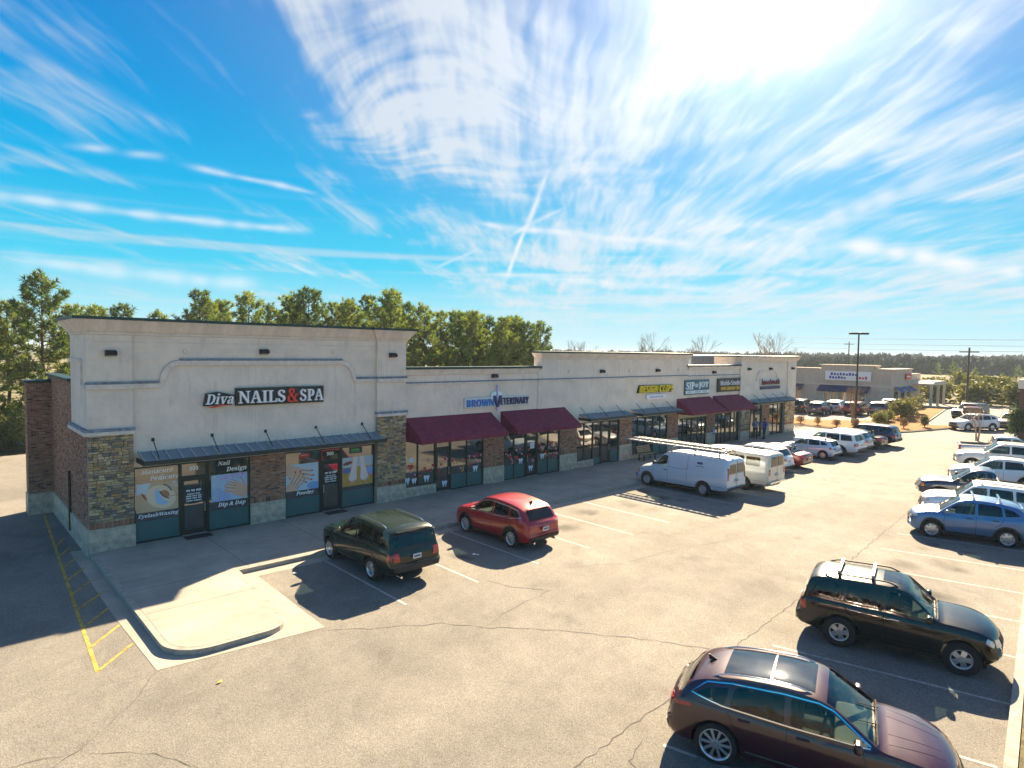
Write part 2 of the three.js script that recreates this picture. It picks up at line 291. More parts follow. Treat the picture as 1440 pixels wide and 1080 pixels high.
const CORN = [[0, -.62], [.05, -.60], [.05, -.52], [.10, -.50], [.16, -.42], [.27, -.26], [.36, -.16], [.36, -.10], [0.0, -.10]];
const COPE = [[.38, -.10], [.41, -.10], [.41, 0], [-.30, .015], [-.30, -.10], [.38, -.10]];
const cornice = (plan, top, k = 1) => { part('cornice', sweep(plan, CORN.map(([d, y]) => [d * k, top + y * k])), M.stuccoTrim, mall); part('coping', sweep(plan, COPE.map(([d, y]) => [d > 0 ? d * k + .01 : d, top + y * (y < 0 ? 1 : 1)])), M.coping, mall); };

// walls -------------------------------------------------------------------------
const A0 = 2.36, A1 = 3.74, B0 = 13.64, B1 = 15.20;     // edges of the two pilasters of the corner shop
part('wall', [box(A1, B0, HEAD, 8.0, -.35, 0), box(A1, B0, 6.82, 8.0, 0, .03)], M.stucco, mall);
part('wall', [box(15.2, 24.3, HEAD, 6.35, -.35, 0)], M.stucco, mall);
part('wall', [box(24.3, 40.1, HEAD, 6.3, -.35, .04), box(24.55, 40.1, 6.3, 7.2, -.35, .04)], M.stucco, mall);
part('wall', [box(40.1, 48.0, HEAD, 6.35, -.35, 0)], M.stucco, mall);
part('wall', [box(48.0, 58.7, HEAD, 7.1, -.35, .05)], M.stucco, mall);
part('pilaster', [box(A0, A1, 4.28, 7.9, -.35, .15), box(A0, A0 + .35, 4.40, 7.9, -3.0, -.35)], M.stucco, mall);
part('pilaster', [box(B0, B1, 4.28, 7.9, -.35, .15), box(B1 - .35, B1, 6.3, 7.9, -3.0, -.35)], M.stucco, mall);
part('pilaster', [box(57.0, 58.75, 2.95, 7.0, -.4, .16)], M.stucco, mall);
part('pilaster', [box(48.02, 49.8, 2.95, 7.0, -.3, .16)], M.stucco, mall);
cornice([[A0, -3.0], [A0, .15], [A1, .15], [A1, .03], [B0, .03], [B0, .15], [B1, .15], [B1, -3.0]], 8.31);
part('frieze_line', [box(A1, B0, 7.44, 7.48, .03, .045), box(A0 - .012, A1, 7.44, 7.48, .15, .165)], M.stuccoTrim, mall);
part('cornice', sweep([[B1, .0], [24.3, 0]], [[0, 6.08], [.06, 6.10], [.10, 6.24], [.16, 6.34], [.16, 6.38], [0, 6.38]]), M.stuccoTrim, mall);
part('coping', box(B1, 24.45, 6.38, 6.50, -.4, .19), M.coping, mall);
cornice([[24.55, -.5], [24.55, .04], [40.1, .04], [40.1, -2.2]], 7.36, .8);
part('cornice', sweep([[40.1, .0], [48.0, 0]], [[0, 6.08], [.06, 6.10], [.10, 6.24], [.16, 6.34], [.16, 6.38], [0, 6.38]]), M.stuccoTrim, mall);
part('coping', box(39.95, 48.1, 6.38, 6.50, -.4, .19), M.coping, mall);
cornice([[48.0, -9], [48.0, .16], [58.75, .16], [58.75, -9]], 7.25, .8);
for (const b of [box(24.55, 24.8, 6.2, 7.2, -.6, -.35), box(39.8, 40.1, 6.2, 7.2, -2.2, -.35), box(48.0, 48.3, 6.2, 7.1, -9, -.35), box(58.4, 58.7, .15, 7.1, -18, -.35)]) part('wall', b, M.stucco, mall);
part('roof', box(2.6, 58.5, 5.05, 5.2, -8.6, -.35), M.membrane, mall); part('roof', box(13, 58.5, 5.05, 5.2, -18.2, -8.6), M.membrane, mall);
part('rear_wall', box(13, 58.4, 0, 5.4, -18.4, -18.1), M.stucco, mall); part('rear_wall', box(2.6, 13, 0, 5.4, -8.9, -8.6), M.stucco, mall); part('rear_wall', box(13, 13.3, 0, 5.4, -18.1, -8.9), M.stucco, mall);
const unit = part('rooftop_unit', [box(43.2, 46.8, 6.0, 7.25, -3.6, -1.6, .04)], M.steel, mall); part('unit_louvre', Array.from({ length: 9 }, (_, i) => box(43.3 + i * .39, 43.6 + i * .39, 6.15, 7.1, -1.6, -1.57)), M.grey, unit);

// bricks and stones ---------------------------------------------------------------
function bricks(w, h, seed, soldier) {            // a face of laid bricks from (0, 0) to (w, h) looking along +z, five faces each
  const r = rng(seed), v = [], c = [], bw = soldier ? .067 : .2, bh = soldier ? h : .067, j = .011;
  let row = 0;
  for (let y = 0; y < h - .02; y += bh, row++) for (let x = soldier ? 0 : -(row % 2) * bw / 2; x < w - .02; x += bw) {
    const x0 = Math.max(0, x) + j / 2, x1 = Math.min(w, x + bw) - j / 2, y0 = y + j / 2, y1 = Math.min(h, y + bh) - j / 2, z = .010 + r() * .004; if (x1 - x0 < .02) continue;
    const t = r(), k = .75 + r() * .5, col = t < .13 ? [.16, .08, .06] : t < .35 ? [.46, .26, .17] : [.38, .18, .11]; const cc = col.map(q => q * k);
    const P = [[x0, y0, z], [x1, y0, z], [x1, y1, z], [x0, y1, z], [x0, y0, 0], [x1, y0, 0], [x1, y1, 0], [x0, y1, 0]];
    for (const f of [[0, 1, 2, 3], [3, 2, 6, 7], [4, 5, 1, 0], [4, 0, 3, 7], [1, 5, 6, 2]]) for (const q of [f[0], f[1], f[2], f[0], f[2], f[3]]) { v.push(...P[q]); c.push(...cc); }
  }
  const g = new THREE.BufferGeometry(); g.setAttribute('position', new THREE.Float32BufferAttribute(v, 3)); g.setAttribute('color', new THREE.Float32BufferAttribute(c, 3)); g.computeVertexNormals(); return wuv(g);
}
const brickMesh = (geo, parent) => part('bricks', geo, M.brick, parent, undefined, 'stuff');
function brickPier(x0, x1, baseTop, z = 0, seed = 1, top = HEAD) {
  const p = part('brick_pier', box(x0, x1, baseTop, top, -.3, z), M.mortar, mall);
  const f = bricks(x1 - x0, top - baseTop - .2, seed); f.translate(x0, baseTop + .2, z); const s = bricks(x1 - x0, .2, seed + 7, true); s.translate(x0, baseTop, z); s.scale(1, 1, 1);
  brickMesh(join([f, s]), p);
  part('pier_base', box(x0 - .01, x1 + .01, Y0 - .02, baseTop, -.3, z + .035, .012), M.limestone, p); return p;
}
brickPier(7.90, 9.33, 1.0, 0, 3); brickPier(20.26, 21.72, 1.03, 0, 4); brickPier(26.27, 27.78, 1.12, 0, 5); brickPier(32.06, 33.43, 1.2, 0, 6); brickPier(37.72, 39.05, 1.15, 0, 7); brickPier(43.05, 44.36, 1.15, 0, 8); brickPier(52.35, 53.8, 1.1, 0, 9);
// ledge stone: every stone its own piece
const stoneTones = [[.58, .42, .23], [.42, .31, .18], [.68, .52, .29], [.28, .23, .18], [.50, .41, .30], [.60, .38, .19], [.22, .21, .20], [.72, .58, .36]];
const stoneShapes = stoneTones.flatMap((t, k) => [0, 1].map(s => {
  const g = new RoundedBoxGeometry(1, 1, 1, 1, .14), r = rng(k * 9 + s), p = g.attributes.position, a = N3;
  for (let i = 0; i < p.count; i++) { p.setXYZ(i, p.getX(i) + .05 * a(p.getX(i) * 3 + k, p.getY(i) * 3, s), p.getY(i) + .10 * a(p.getX(i) * 2.3, p.getY(i) * 2 + s * 5, k), p.getZ(i)); }
  g.computeVertexNormals(); const q = g.index ? g.toNonIndexed() : g, c = new Float32Array(q.attributes.position.count * 3); for (let i = 0; i < c.length; i += 3) { c[i] = t[0]; c[i + 1] = t[1]; c[i + 2] = t[2]; } q.setAttribute('color', new THREE.BufferAttribute(c, 3)); return wuv(q);
}));
function stonePier(x0, x1, y0, y1, z, seed, coarse = 1) {
  const r = rng(seed), p = part('stone_pier', box(x0 + .01, x1 - .01, Y0, y1, -.35, z - .02), M.mortar, mall);
  let y = y0; while (y < y1 - .03) {
    let h = Math.min((.055 + r() * .065) * coarse, y1 - y); if (y1 - y - h < .05) h = y1 - y;
    let x = x0; while (x < x1 - .02) {
      let w = (.11 + r() * r() * .34) * coarse; if (x1 - x - w < .10) w = x1 - x;
      const m = new THREE.Mesh(stoneShapes[Math.floor(r() * stoneShapes.length)], M.stone); m.name = 'stone'; m.castShadow = m.receiveShadow = true; const d = .07 + r() * .035;
      m.scale.set(w - .012, h - .010, d); m.position.set(x + w / 2, y + h / 2 + (r() - .5) * .008, z + d / 2 - .05 + r() * .03); m.rotation.z = (r() - .5) * .05; p.add(m); x += w;
    } y += h;
  }
  const s = bricks(x1 - x0, .21, seed + 3, true); s.translate(x0, y0 - .21, z); brickMesh(s, p);
  part('pier_base', box(x0 - .02, x1 + .02, Y0 - .02, y0 - .21, -.35, z + .045, .015), M.limestone, p); return p;
}
stonePier(A0, A1, 1.16, 4.26, .15, 21); stonePier(B0, B1, 1.12, 4.26, .15, 22);
stonePier(48.3, 49.85, 1.1, 2.95, .10, 23, 1.6); stonePier(56.6, 58.7, 1.1, 2.95, .10, 24, 1.6);

// brick side wall with its base
{
  const sw = part('side_wall', [box(A0, A0 + .3, Y0 - .2, 6.0, -8.9, -3.0), box(A0, A0 + .3, Y0 - .2, 4.28, -3.0, .13)], M.mortar, mall);
  const f = bricks(5.8, 5.0, 31); f.rotateY(-Math.PI / 2); f.translate(A0, .95, -8.8); const f2 = bricks(3.1, 3.2, 32); f2.rotateY(-Math.PI / 2); f2.translate(A0, .95, -3.06); brickMesh(join([f, f2]), sw);
  part('wall_base', box(A0 - .05, A0 + .2, -.02, .9, -8.7, .12, .015), M.limestone, sw);
  part('coping', box(A0 - .12, A0 + .35, 5.95, 6.07, -8.9, -3.0), M.coping, sw);
  part('downpipe', [bar(V(A0 - .06, .2, -3.4), V(A0 - .06, 2.5, -3.4), .05)], M.frame, sw);
  const pj = part('projecting_wall', box(1.5, A0, -.05, 5.7, -8.8, -8.0), M.mortar, mall); const f3 = bricks(.86, 4.75, 33); f3.translate(1.5, .93, -8.0); const f4 = bricks(.8, 4.75, 34); f4.rotateY(-Math.PI / 2); f4.translate(1.5, .93, -8.8); brickMesh(join([f3, f4]), pj);
  part('wall_base', box(1.45, A0, -.05, .9, -8.85, -7.94, .015), M.limestone, pj); part('coping', box(1.4, A0, 5.68, 5.80, -8.9, -7.9), M.coping, pj);
}
// mouldings -----------------------------------------------------------------------
function ribbon(pts, w) { const out = [], back = []; pts.forEach((p, i) => { const n = pts[Math.min(i + 1, pts.length - 1)], m = pts[Math.max(i - 1, 0)], L = Math.hypot(n[0] - m[0], n[1] - m[1]); const ox = -(n[1] - m[1]) / L * w / 2, oy = (n[0] - m[0]) / L * w / 2; out.push([p[0] + ox, p[1] + oy]); back.unshift([p[0] - ox, p[1] - oy]); }); return out.concat(back); }
const quarter = (cx, cy, r, a0, a1) => Array.from({ length: 9 }, (_, i) => { const a = lerp(a0, a1, i / 8); return [cx + r * Math.cos(a), cy + r * Math.sin(a)]; });
{
  const up = 6.76, lo = 5.90, pathL = [[A1, lo], [4.62, lo], ...quarter(5.34, up - .66, .62, Math.PI, Math.PI / 2), [8.7, up - .04], ...quarter(11.9, up - .66, .62, Math.PI / 2, 0), [12.6, lo], [B0, lo]];
  pathL[2] = [4.68, up - .7]; const P = [[A1, lo], [4.66, lo], [4.70, lo + .18], ...quarter(5.36, up - .66, .62, Math.PI, Math.PI / 2), ...quarter(11.86, up - .66, .62, Math.PI / 2, 0), [12.52, lo + .18], [12.56, lo], [B0, lo]];
  part('moulding', [extrudeZ(ribbon(P, .20), 0, .09, .012)], M.stuccoTrim, mall);
  const Q = P.filter(p => p[1] > 0).map(p => [p[0], p[1] + .085]); part('moulding_top', [extrudeZ(ribbon([[A1, lo + .12], [4.58, lo + .12]], .09), 0, .10), extrudeZ(ribbon([[5.3, up + .085], [11.92, up + .085]], .09), 0, .10), extrudeZ(ribbon([[12.64, lo + .12], [B0, lo + .12]], .09), 0, .10)], M.stain, mall);
  for (const [x0, x1] of [[A0, A1], [B0, B1]]) {
    part('moulding', [box(x0 - .03, x1 + .03, lo - .10, lo + .08, 0, .23, .02)], M.stuccoTrim, mall); part('moulding_top', [box(x0 - .03, x1 + .03, lo + .08, lo + .165, 0, .222)], M.stain, mall);
    part('belt_moulding', [box(x0 - .05, x1 + .05, 4.20, 4.34, -.3, .29, .03)], M.stuccoTrim, mall); part('moulding_top', [box(x0 - .05, x1 + .05, 4.34, 4.43, -.3, .278)], M.stain, mall);
  }
  part('moulding', [box(A0 - .07, A0, 5.82, 5.96, -.55, .15), box(A0 - .07, A0, 5.96, 6.8, -.65, -.5), box(A0 - .07, A0, 6.7, 6.84, -3, -.65)], M.stuccoTrim, mall);
  part('belt_moulding', [box(A0 - .12, A0 + .1, 4.20, 4.34, -3.05, .25, .03)], M.stuccoTrim, mall); part('moulding_top', [box(A0 - .11, A0 + .1, 4.34, 4.43, -3.05, .24)], M.stain, mall);
  part('moulding', [box(B1, 24.3, 5.60, 5.70, 0, .05, .01), box(24.3, 40.1, 5.60, 5.70, .04, .09, .01), box(40.1, 48, 5.55, 5.65, 0, .05, .01), box(49.8, 51, 5.0, 5.08, .05, .1), box(54.9, 57, 5.0, 5.08, .05, .1)], M.stuccoTrim, mall);
  part('moulding_top', [box(B1, 24.3, 5.70, 5.76, 0, .055), box(24.3, 40.1, 5.70, 5.76, .04, .095), box(40.1, 48, 5.65, 5.70, 0, .055)], M.stain, mall);
  part('moulding', [extrudeZ(ribbon([[51, 5.04], [51.1, 5.6], [51.5, 5.9], [54.5, 5.9], [54.85, 5.6], [54.9, 5.04]], .1), .05, .11)], M.stuccoTrim, mall);
  part('control_joint', [box(24.29, 24.31, 2.95, 5.6, .04, .044), box(40.09, 40.11, 2.95, 5.5, .0, .048), box(11.6, 11.62, 3.4, 6.6, 0, .004), box(6.3, 6.315, 3.4, 4.9, 0, .004)], M.stuccoTrim, mall);
  part('fascia', [box(39.05, 43.05, 2.52, 2.95, -.2, .02), box(44.36, 48.3, 2.62, 2.95, -.2, .02)], std([.50, .42, .27], .8), mall);
}
// storefronts ----------------------------------------------------------------------
const ZG = -.10;
const bx = (x0, x1, y0, y1, d = .05) => box(x0, x1, y0, y1, ZG - d, ZG + d);
function win(x0, x1, cuts, { sill = Y0, bar: midBar, panelTop, top = HEAD, knee } = {}) {
  const w = new THREE.Group(); w.name = 'window'; mall.add(w);
  if (knee) part('knee_wall', box(x0, x1, Y0 - .02, knee, -.25, .03, .012), M.limestone, w);
  const s = knee || sill, f = [bx(x0, x1, s, s + .06), bx(x0, x1, top - .07, top), bx(x0, x0 + .05, s + .06, top - .07), bx(x1 - .05, x1, s + .06, top - .07)];
  const xs = [x0, ...cuts, x1];
  for (const c of cuts) f.push(bx(c - .027, c + .027, s + .06, top - .07, .052));
  if (midBar) for (let i = 0; i < xs.length - 1; i++) f.push(bx(xs[i] + .03, xs[i + 1] - .03, midBar - .03, midBar + .03, .047));
  part('frame', f, M.frame, w);
  for (let i = 0; i < xs.length - 1; i++) {
    const pt = panelTop || s + .05; part('pane', box(xs[i] + .02, xs[i + 1] - .02, pt, top - .04, ZG - .008, ZG + .004), M.glass, w);
    if (panelTop) part('spandrel_panel', box(xs[i] + .02, xs[i + 1] - .02, s + .03, panelTop, ZG - .008, ZG + .012), M.panel, w);
  }
  return w;
}
function door(x0, x1, { top = 2.42, head = HEAD, handleRight = true, transom = true } = {}) {
  const d = new THREE.Group(); d.name = 'door'; mall.add(d);
  const f = [bx(x0, x0 + .06, Y0, head, .06), bx(x1 - .06, x1, Y0, head, .06), bx(x0 + .06, x1 - .06, top - .10, top, .058), bx(x0 + .06, x1 - .06, head - .07, head, .058)];
  part('door_frame', f, M.frame, d);
  const a = x0 + .07, b = x1 - .07, t = top - .11; part('leaf', [bx(a, a + .075, Y0 + .02, t, .03), bx(b - .075, b, Y0 + .02, t, .03), bx(a + .075, b - .075, t - .09, t, .03), bx(a + .075, b - .075, Y0 + .02, Y0 + .2, .03)], M.frame, d);
  part('pane', box(a + .06, b - .06, Y0 + .18, t - .06, ZG - .008, ZG + .004), M.glass, d);
  if (transom) part('transom_pane', box(x0 + .05, x1 - .05, top - .02, head - .05, ZG - .008, ZG + .004), M.glass, d);
  const hx = handleRight ? b - .05 : a + .05; part('handle', [bar(V(hx, 1.0, ZG + .09), V(hx, 1.35, ZG + .09), .014), bar(V(hx, 1.03, ZG + .02), V(hx, 1.03, ZG + .09), .01), bar(V(hx, 1.32, ZG + .02), V(hx, 1.32, ZG + .09), .01)], M.steel, d);
  part('threshold', box(x0 + .05, x1 - .05, Y0, Y0 + .02, ZG - .05, ZG + .12), M.steel, d); return d;
}
part('ceiling_soffit', [box(3.7, 13.7, HEAD - .02, HEAD + .1, -.34, -.2)], M.grey, mall);
const w1 = win(3.76, 5.30, [], { panelTop: .92, midBar: .95 }), d8 = door(5.30, 6.28), w2 = win(6.28, 7.90, [], { panelTop: .92, midBar: .95 });
const w3 = win(9.33, 10.95, [], { panelTop: .92, midBar: .95 }), d9 = door(10.95, 11.93, { handleRight: false }), w4 = win(11.93, 13.62, [], { panelTop: .92, midBar: .95 });
const v1 = win(15.22, 17.12, [16.05], { knee: .62 }), vd1 = door(17.12, 18.06, { handleRight: true }), v2 = win(18.06, 20.26, [19.15], { panelTop: .92, midBar: .95 });
const v3 = win(21.72, 23.45, [22.53], { panelTop: .92, midBar: .95 }), vd2 = door(23.45, 24.40, { handleRight: false }), v4 = win(24.40, 26.27, [25.3], { panelTop: .92, midBar: .95 });
win(27.78, 29.40, [28.55], { knee: .55 }); win(29.40, 30.2, [], { panelTop: .6 }); door(30.2, 31.12); win(31.12, 32.06, [], { panelTop: .92, midBar: .95 });
win(33.43, 35.05, [34.15], { knee: .4 }); door(35.05, 35.98); win(35.98, 37.72, [36.85], { panelTop: .92, midBar: .95 });
win(39.05, 41.0, [39.8, 40.4], { top: 2.52, midBar: 1.2 }); door(41.0, 41.95, { top: 2.40, head: 2.52, transom: false }); win(41.95, 43.05, [42.5], { top: 2.52 });
win(44.36, 46.1, [44.95, 45.5], { top: 2.62, midBar: 1.5 }); door(46.1, 47.0, { top: 2.4, head: 2.62, transom: false }); win(47.0, 48.3, [47.6], { top: 2.62 });
win(49.85, 51.1, [50.4], { midBar: 2.1 }); door(51.1, 52.35); win(53.8, 56.6, [54.7, 55.6], { midBar: 1.9 });

// print on the glass: posters, lettering, stickers ------------------------------------
function print(name, parent, x0, x1, y0, y1, w, h, draw, label, z = .009, alpha = true) {
  const g = new THREE.PlaneGeometry(x1 - x0, y1 - y0); g.translate((x0 + x1) / 2, (y0 + y1) / 2, ZG + z);
  return part(name, g, new THREE.MeshStandardMaterial({ map: canvasTex(w, h, draw), roughness: .5, transparent: alpha, alphaTest: alpha ? .5 : 0, side: THREE.DoubleSide }), parent, label);
}
const script = (c, t, x, y, s, sk = -.26) => { c.save(); c.transform(1, 0, sk, 1, x, y); c.font = 'bold ' + s + 'px serif'; c.fillStyle = '#ffffff'; c.fillText(t, 0, 0); c.restore(); };
const white = (name, parent, x0, x1, y0, y1, lines, w = 512, label) => { const h = Math.round(w * (y1 - y0) / (x1 - x0)); print(name, parent, x0, x1, y0, y1, w, h, (c) => { for (const [t, x, y, s] of lines) script(c, t, x * w, y * h, s * h); }, label); };
white('lettering', w1, 3.86, 5.26, 2.32, 2.90, [['Manicure', .10, .42, .38], ['Pedicure', .30, .86, .38]], 512, 'white script lettering for manicure and pedicure');
white('lettering', w1, 3.84, 5.27, .98, 1.22, [['EyelashWaxing', .03, .72, .72]], 512, 'white script lettering for eyelash waxing');
white('lettering', w2, 6.40, 7.86, 2.34, 2.92, [['Nail', .18, .40, .38], ['Design', .40, .86, .40]], 512, 'white script lettering for nail design');
white('lettering', w2, 6.48, 7.75, .98, 1.24, [['Dip & Dap', .14, .74, .80]], 512, 'white script lettering for dip and dap');
white('lettering', w3, 9.6, 10.8, .98, 1.22, [['Powder', .2, .74, .86]], 512, 'white script lettering for powder');
for (const [d, x, t] of [[d8, 5.60, '800'], [d9, 11.22, '900']]) print('door_number', d, x, x + .42, 2.58, 2.80, 128, 64, (c) => { c.font = 'bold 62px sans-serif'; c.fillStyle = '#eef2ee'; c.fillText(t, 8, 55); }, 'white shop number');
for (const [d, x] of [[d8, 5.44], [d9, 11.09]]) print('hours_sticker', d, x, x + .70, 1.28, 1.92, 256, 240, (c) => { if (d === d8) { c.fillStyle = '#0c2f3a'; c.beginPath(); c.moveTo(0, 10); c.lineTo(256, 0); c.lineTo(256, 200); c.quadraticCurveTo(128, 250, 0, 205); c.fill(); } c.fillStyle = '#eef4f6'; c.textAlign = 'center'; [[[3, 3, 4], 14, 30, 16], [[8, 5], 70, 18, 12], [[6, 5, 4], 100, 20, 12], [[6, 5, 4], 132, 20, 12], [[8, 9], 168, 18, 11]].forEach(([ws, y, h, p]) => { let n = ws.reduce((a, b) => a + b, 0) + ws.length - 1, x = 128 - n * p / 2; for (const w of ws) { for (let i = 0; i < w; i++) { c.fillRect(x, y + (i % 3), p * .72, h - (i % 2) * 3); x += p; } x += p; } }); });
const petals = (c, w, h, cols, n, seed, box_) => { const r = rng(seed); for (let i = 0; i < n; i++) { c.fillStyle = cols[i % cols.length]; c.beginPath(); c.ellipse(box_[0] + r() * box_[2], box_[1] + r() * box_[3], 3 + r() * 9, 2 + r() * 6, r() * 3, 0, 7); c.fill(); } };
const finger = (c, x, y, a, L, w, skin, nail) => { c.save(); c.translate(x, y); c.rotate(a); const g = c.createLinearGradient(0, -w / 2, 0, w / 2); g.addColorStop(0, skin[0]); g.addColorStop(.5, skin[1]); g.addColorStop(1, skin[2]); c.fillStyle = g; c.beginPath(); c.moveTo(0, -w / 2); c.lineTo(L * .9, -w * .36); c.quadraticCurveTo(L * 1.03, 0, L * .9, w * .36); c.lineTo(0, w / 2); c.fill(); c.fillStyle = nail; c.beginPath(); c.ellipse(L * .96, 0, w * .42, w * .24, 0, 0, 7); c.fill(); c.strokeStyle = 'rgba(120,70,50,.55)'; c.lineWidth = 1.5; c.beginPath(); c.moveTo(0, w / 2); c.lineTo(L * .9, w * .36); c.stroke(); c.restore(); };
const SK = ['#e9c7b0', '#ddb096', '#a97a62'];
const hand = (c, x, y, a, s, nail) => { c.save(); c.translate(x, y); c.rotate(a); c.scale(s, s); c.fillStyle = SK[1]; c.beginPath(); c.moveTo(-150, -38); c.quadraticCurveTo(-60, -52, 10, -50); c.lineTo(22, 46); c.quadraticCurveTo(-60, 50, -150, 34); c.fill(); [[8, -38, -.16, 112, 26], [16, -13, -.05, 130, 27], [16, 13, .06, 124, 26], [6, 36, .19, 98, 23]].forEach(([fx, fy, fa, L, w]) => finger(c, fx, fy, fa, L, w, SK, nail)); finger(c, -60, 44, .75, 90, 28, SK, nail); c.restore(); };
print('poster', w1, 3.84, 5.24, 1.24, 2.30, 512, 388, (c, w, h) => {
  c.fillStyle = '#d6b48f'; c.fillRect(0, 0, w, h); c.fillStyle = '#cfdbe2'; c.beginPath(); c.moveTo(0, 0); c.lineTo(190, 0); c.quadraticCurveTo(110, 90, 150, 150); c.quadraticCurveTo(40, 120, 0, 150); c.fill();
  c.fillStyle = '#ecd2b6'; c.beginPath(); c.ellipse(300, 200, 190, 150, .5, 0, 7); c.fill(); c.fillStyle = '#a84a38'; c.beginPath(); c.ellipse(95, 175, 14, 60, -.55, 0, 7); c.fill();
  c.fillStyle = '#a6c9e4'; c.beginPath(); c.moveTo(245, 75); c.quadraticCurveTo(200, 190, 250, 280); c.quadraticCurveTo(330, 340, 400, 280); c.quadraticCurveTo(310, 250, 295, 150); c.fill();
  c.fillStyle = '#ba7d5c'; c.beginPath(); c.ellipse(350, 165, 62, 42, .7, 0, 7); c.fill(); c.strokeStyle = '#3a241c'; c.lineWidth = 13; c.beginPath(); c.moveTo(285, 120); c.quadraticCurveTo(310, 205, 400, 235); c.stroke(); c.lineWidth = 16; c.strokeStyle = '#5d3a28'; c.beginPath(); c.moveTo(330, 35); c.quadraticCurveTo(400, 60, 430, 135); c.stroke();
  c.strokeStyle = '#b56a86'; c.lineWidth = 7; c.beginPath(); c.moveTo(400, 210); c.lineTo(512, 195); c.stroke(); petals(c, w, h, ['#e9d7df', '#c9a8b8', '#f0e4da'], 40, 4, [360, 0, 150, 90]);
}, 'poster of a closed eye with a pale blue patch', .007, false);
print('poster', w2, 6.42, 7.80, 1.26, 2.32, 512, 392, (c, w, h) => { c.fillStyle = '#aec6e0'; c.fillRect(0, 0, w, h); c.fillStyle = '#9fb6dc'; c.beginPath(); c.ellipse(90, 330, 200, 130, .4, 0, 7); c.fill(); petals(c, w, h, ['#c48fd0', '#d7a9de', '#b27cc4'], 120, 5, [120, 0, 390, 80]); petals(c, w, h, ['#e9e0b8', '#d6d0c8'], 50, 6, [0, 20, 80, 340]); hand(c, 330, 250, -2.6, 1.25, '#c9d4ec'); hand(c, 370, 200, -2.75, 1.25, '#b48ab8'); }, 'poster of two crossed hands on pale blue', .007, false);
print('poster', w3, 9.40, 10.86, 1.24, 2.38, 512, 400, (c, w, h) => { c.fillStyle = '#bdd0de'; c.fillRect(0, 0, w, h); petals(c, w, h, ['#9fb8cf', '#d7e2ea'], 90, 8, [0, 0, 512, 400]); hand(c, 190, 140, .35, 1.75, '#c33b3b'); hand(c, 110, 330, -.95, 1.7, '#c33b3b'); c.fillStyle = '#7fa6d6'; c.beginPath(); c.ellipse(440, 350, 110, 60, 0, 0, 7); c.fill(); }, 'poster of hands with long red nails', .007, false);
print('poster', w4, 12.0, 13.55, 1.10, 2.42, 512, 440, (c, w, h) => { c.fillStyle = '#c99a4c'; c.fillRect(0, 0, w, h); c.fillStyle = '#b9c4cf'; c.fillRect(0, 0, w, 150); c.fillStyle = '#8c3f36'; c.beginPath(); c.ellipse(90, 90, 80, 26, -.2, 0, 7); c.fill(); c.fillStyle = '#4f6fae'; c.beginPath(); c.ellipse(80, 200, 70, 40, 0, 0, 7); c.fill(); c.fillStyle = '#8fa9dc'; c.beginPath(); c.ellipse(460, 230, 60, 70, 0, 0, 7); c.fill(); petals(c, w, h, ['#c0632c', '#e0b34e', '#d98f3b'], 120, 9, [0, 260, 512, 180]); for (const [x, a] of [[210, .12], [330, -.16]]) { c.save(); c.translate(x, 60); c.rotate(a); c.fillStyle = '#ecd3cb'; c.beginPath(); c.moveTo(-38, -60); c.quadraticCurveTo(-30, 100, -75, 250); c.quadraticCurveTo(-70, 330, 0, 330); c.quadraticCurveTo(70, 320, 62, 240); c.quadraticCurveTo(30, 90, 42, -60); c.fill(); c.strokeStyle = '#b58578'; c.lineWidth = 3; c.stroke(); for (let i = 0; i < 5; i++) { c.fillStyle = '#c55'; c.beginPath(); c.ellipse(-56 + i * 25, 318 - Math.abs(i - 1.5) * 7, 8, 9, 0, 0, 7); c.fill(); } c.restore(); } }, 'poster of bare feet among orange petals', .007, false);
print('open_sign', w3, 9.95, 10.5, 2.62, 2.86, 256, 110, (c) => { c.fillStyle = '#c2392b'; c.beginPath(); c.ellipse(128, 60, 120, 46, -.1, 0, 7); c.fill(); c.fillStyle = '#394a9c'; c.fillRect(60, 4, 120, 22); c.fillStyle = '#e9c9b0'; c.fillRect(50, 50, 150, 10); }, 'red and blue oval window sticker');
print('open_sign', w4, 12.35, 13.0, 2.58, 2.86, 256, 110, (c) => { c.fillStyle = '#22333a'; c.fillRect(0, 0, 256, 110); c.fillStyle = '#58e05a'; c.font = 'bold 62px sans-serif'; c.fillText('OPEN', 34, 72); c.fillStyle = '#7f9aa0'; c.fillRect(30, 84, 190, 8); }, 'green lettered open sign');
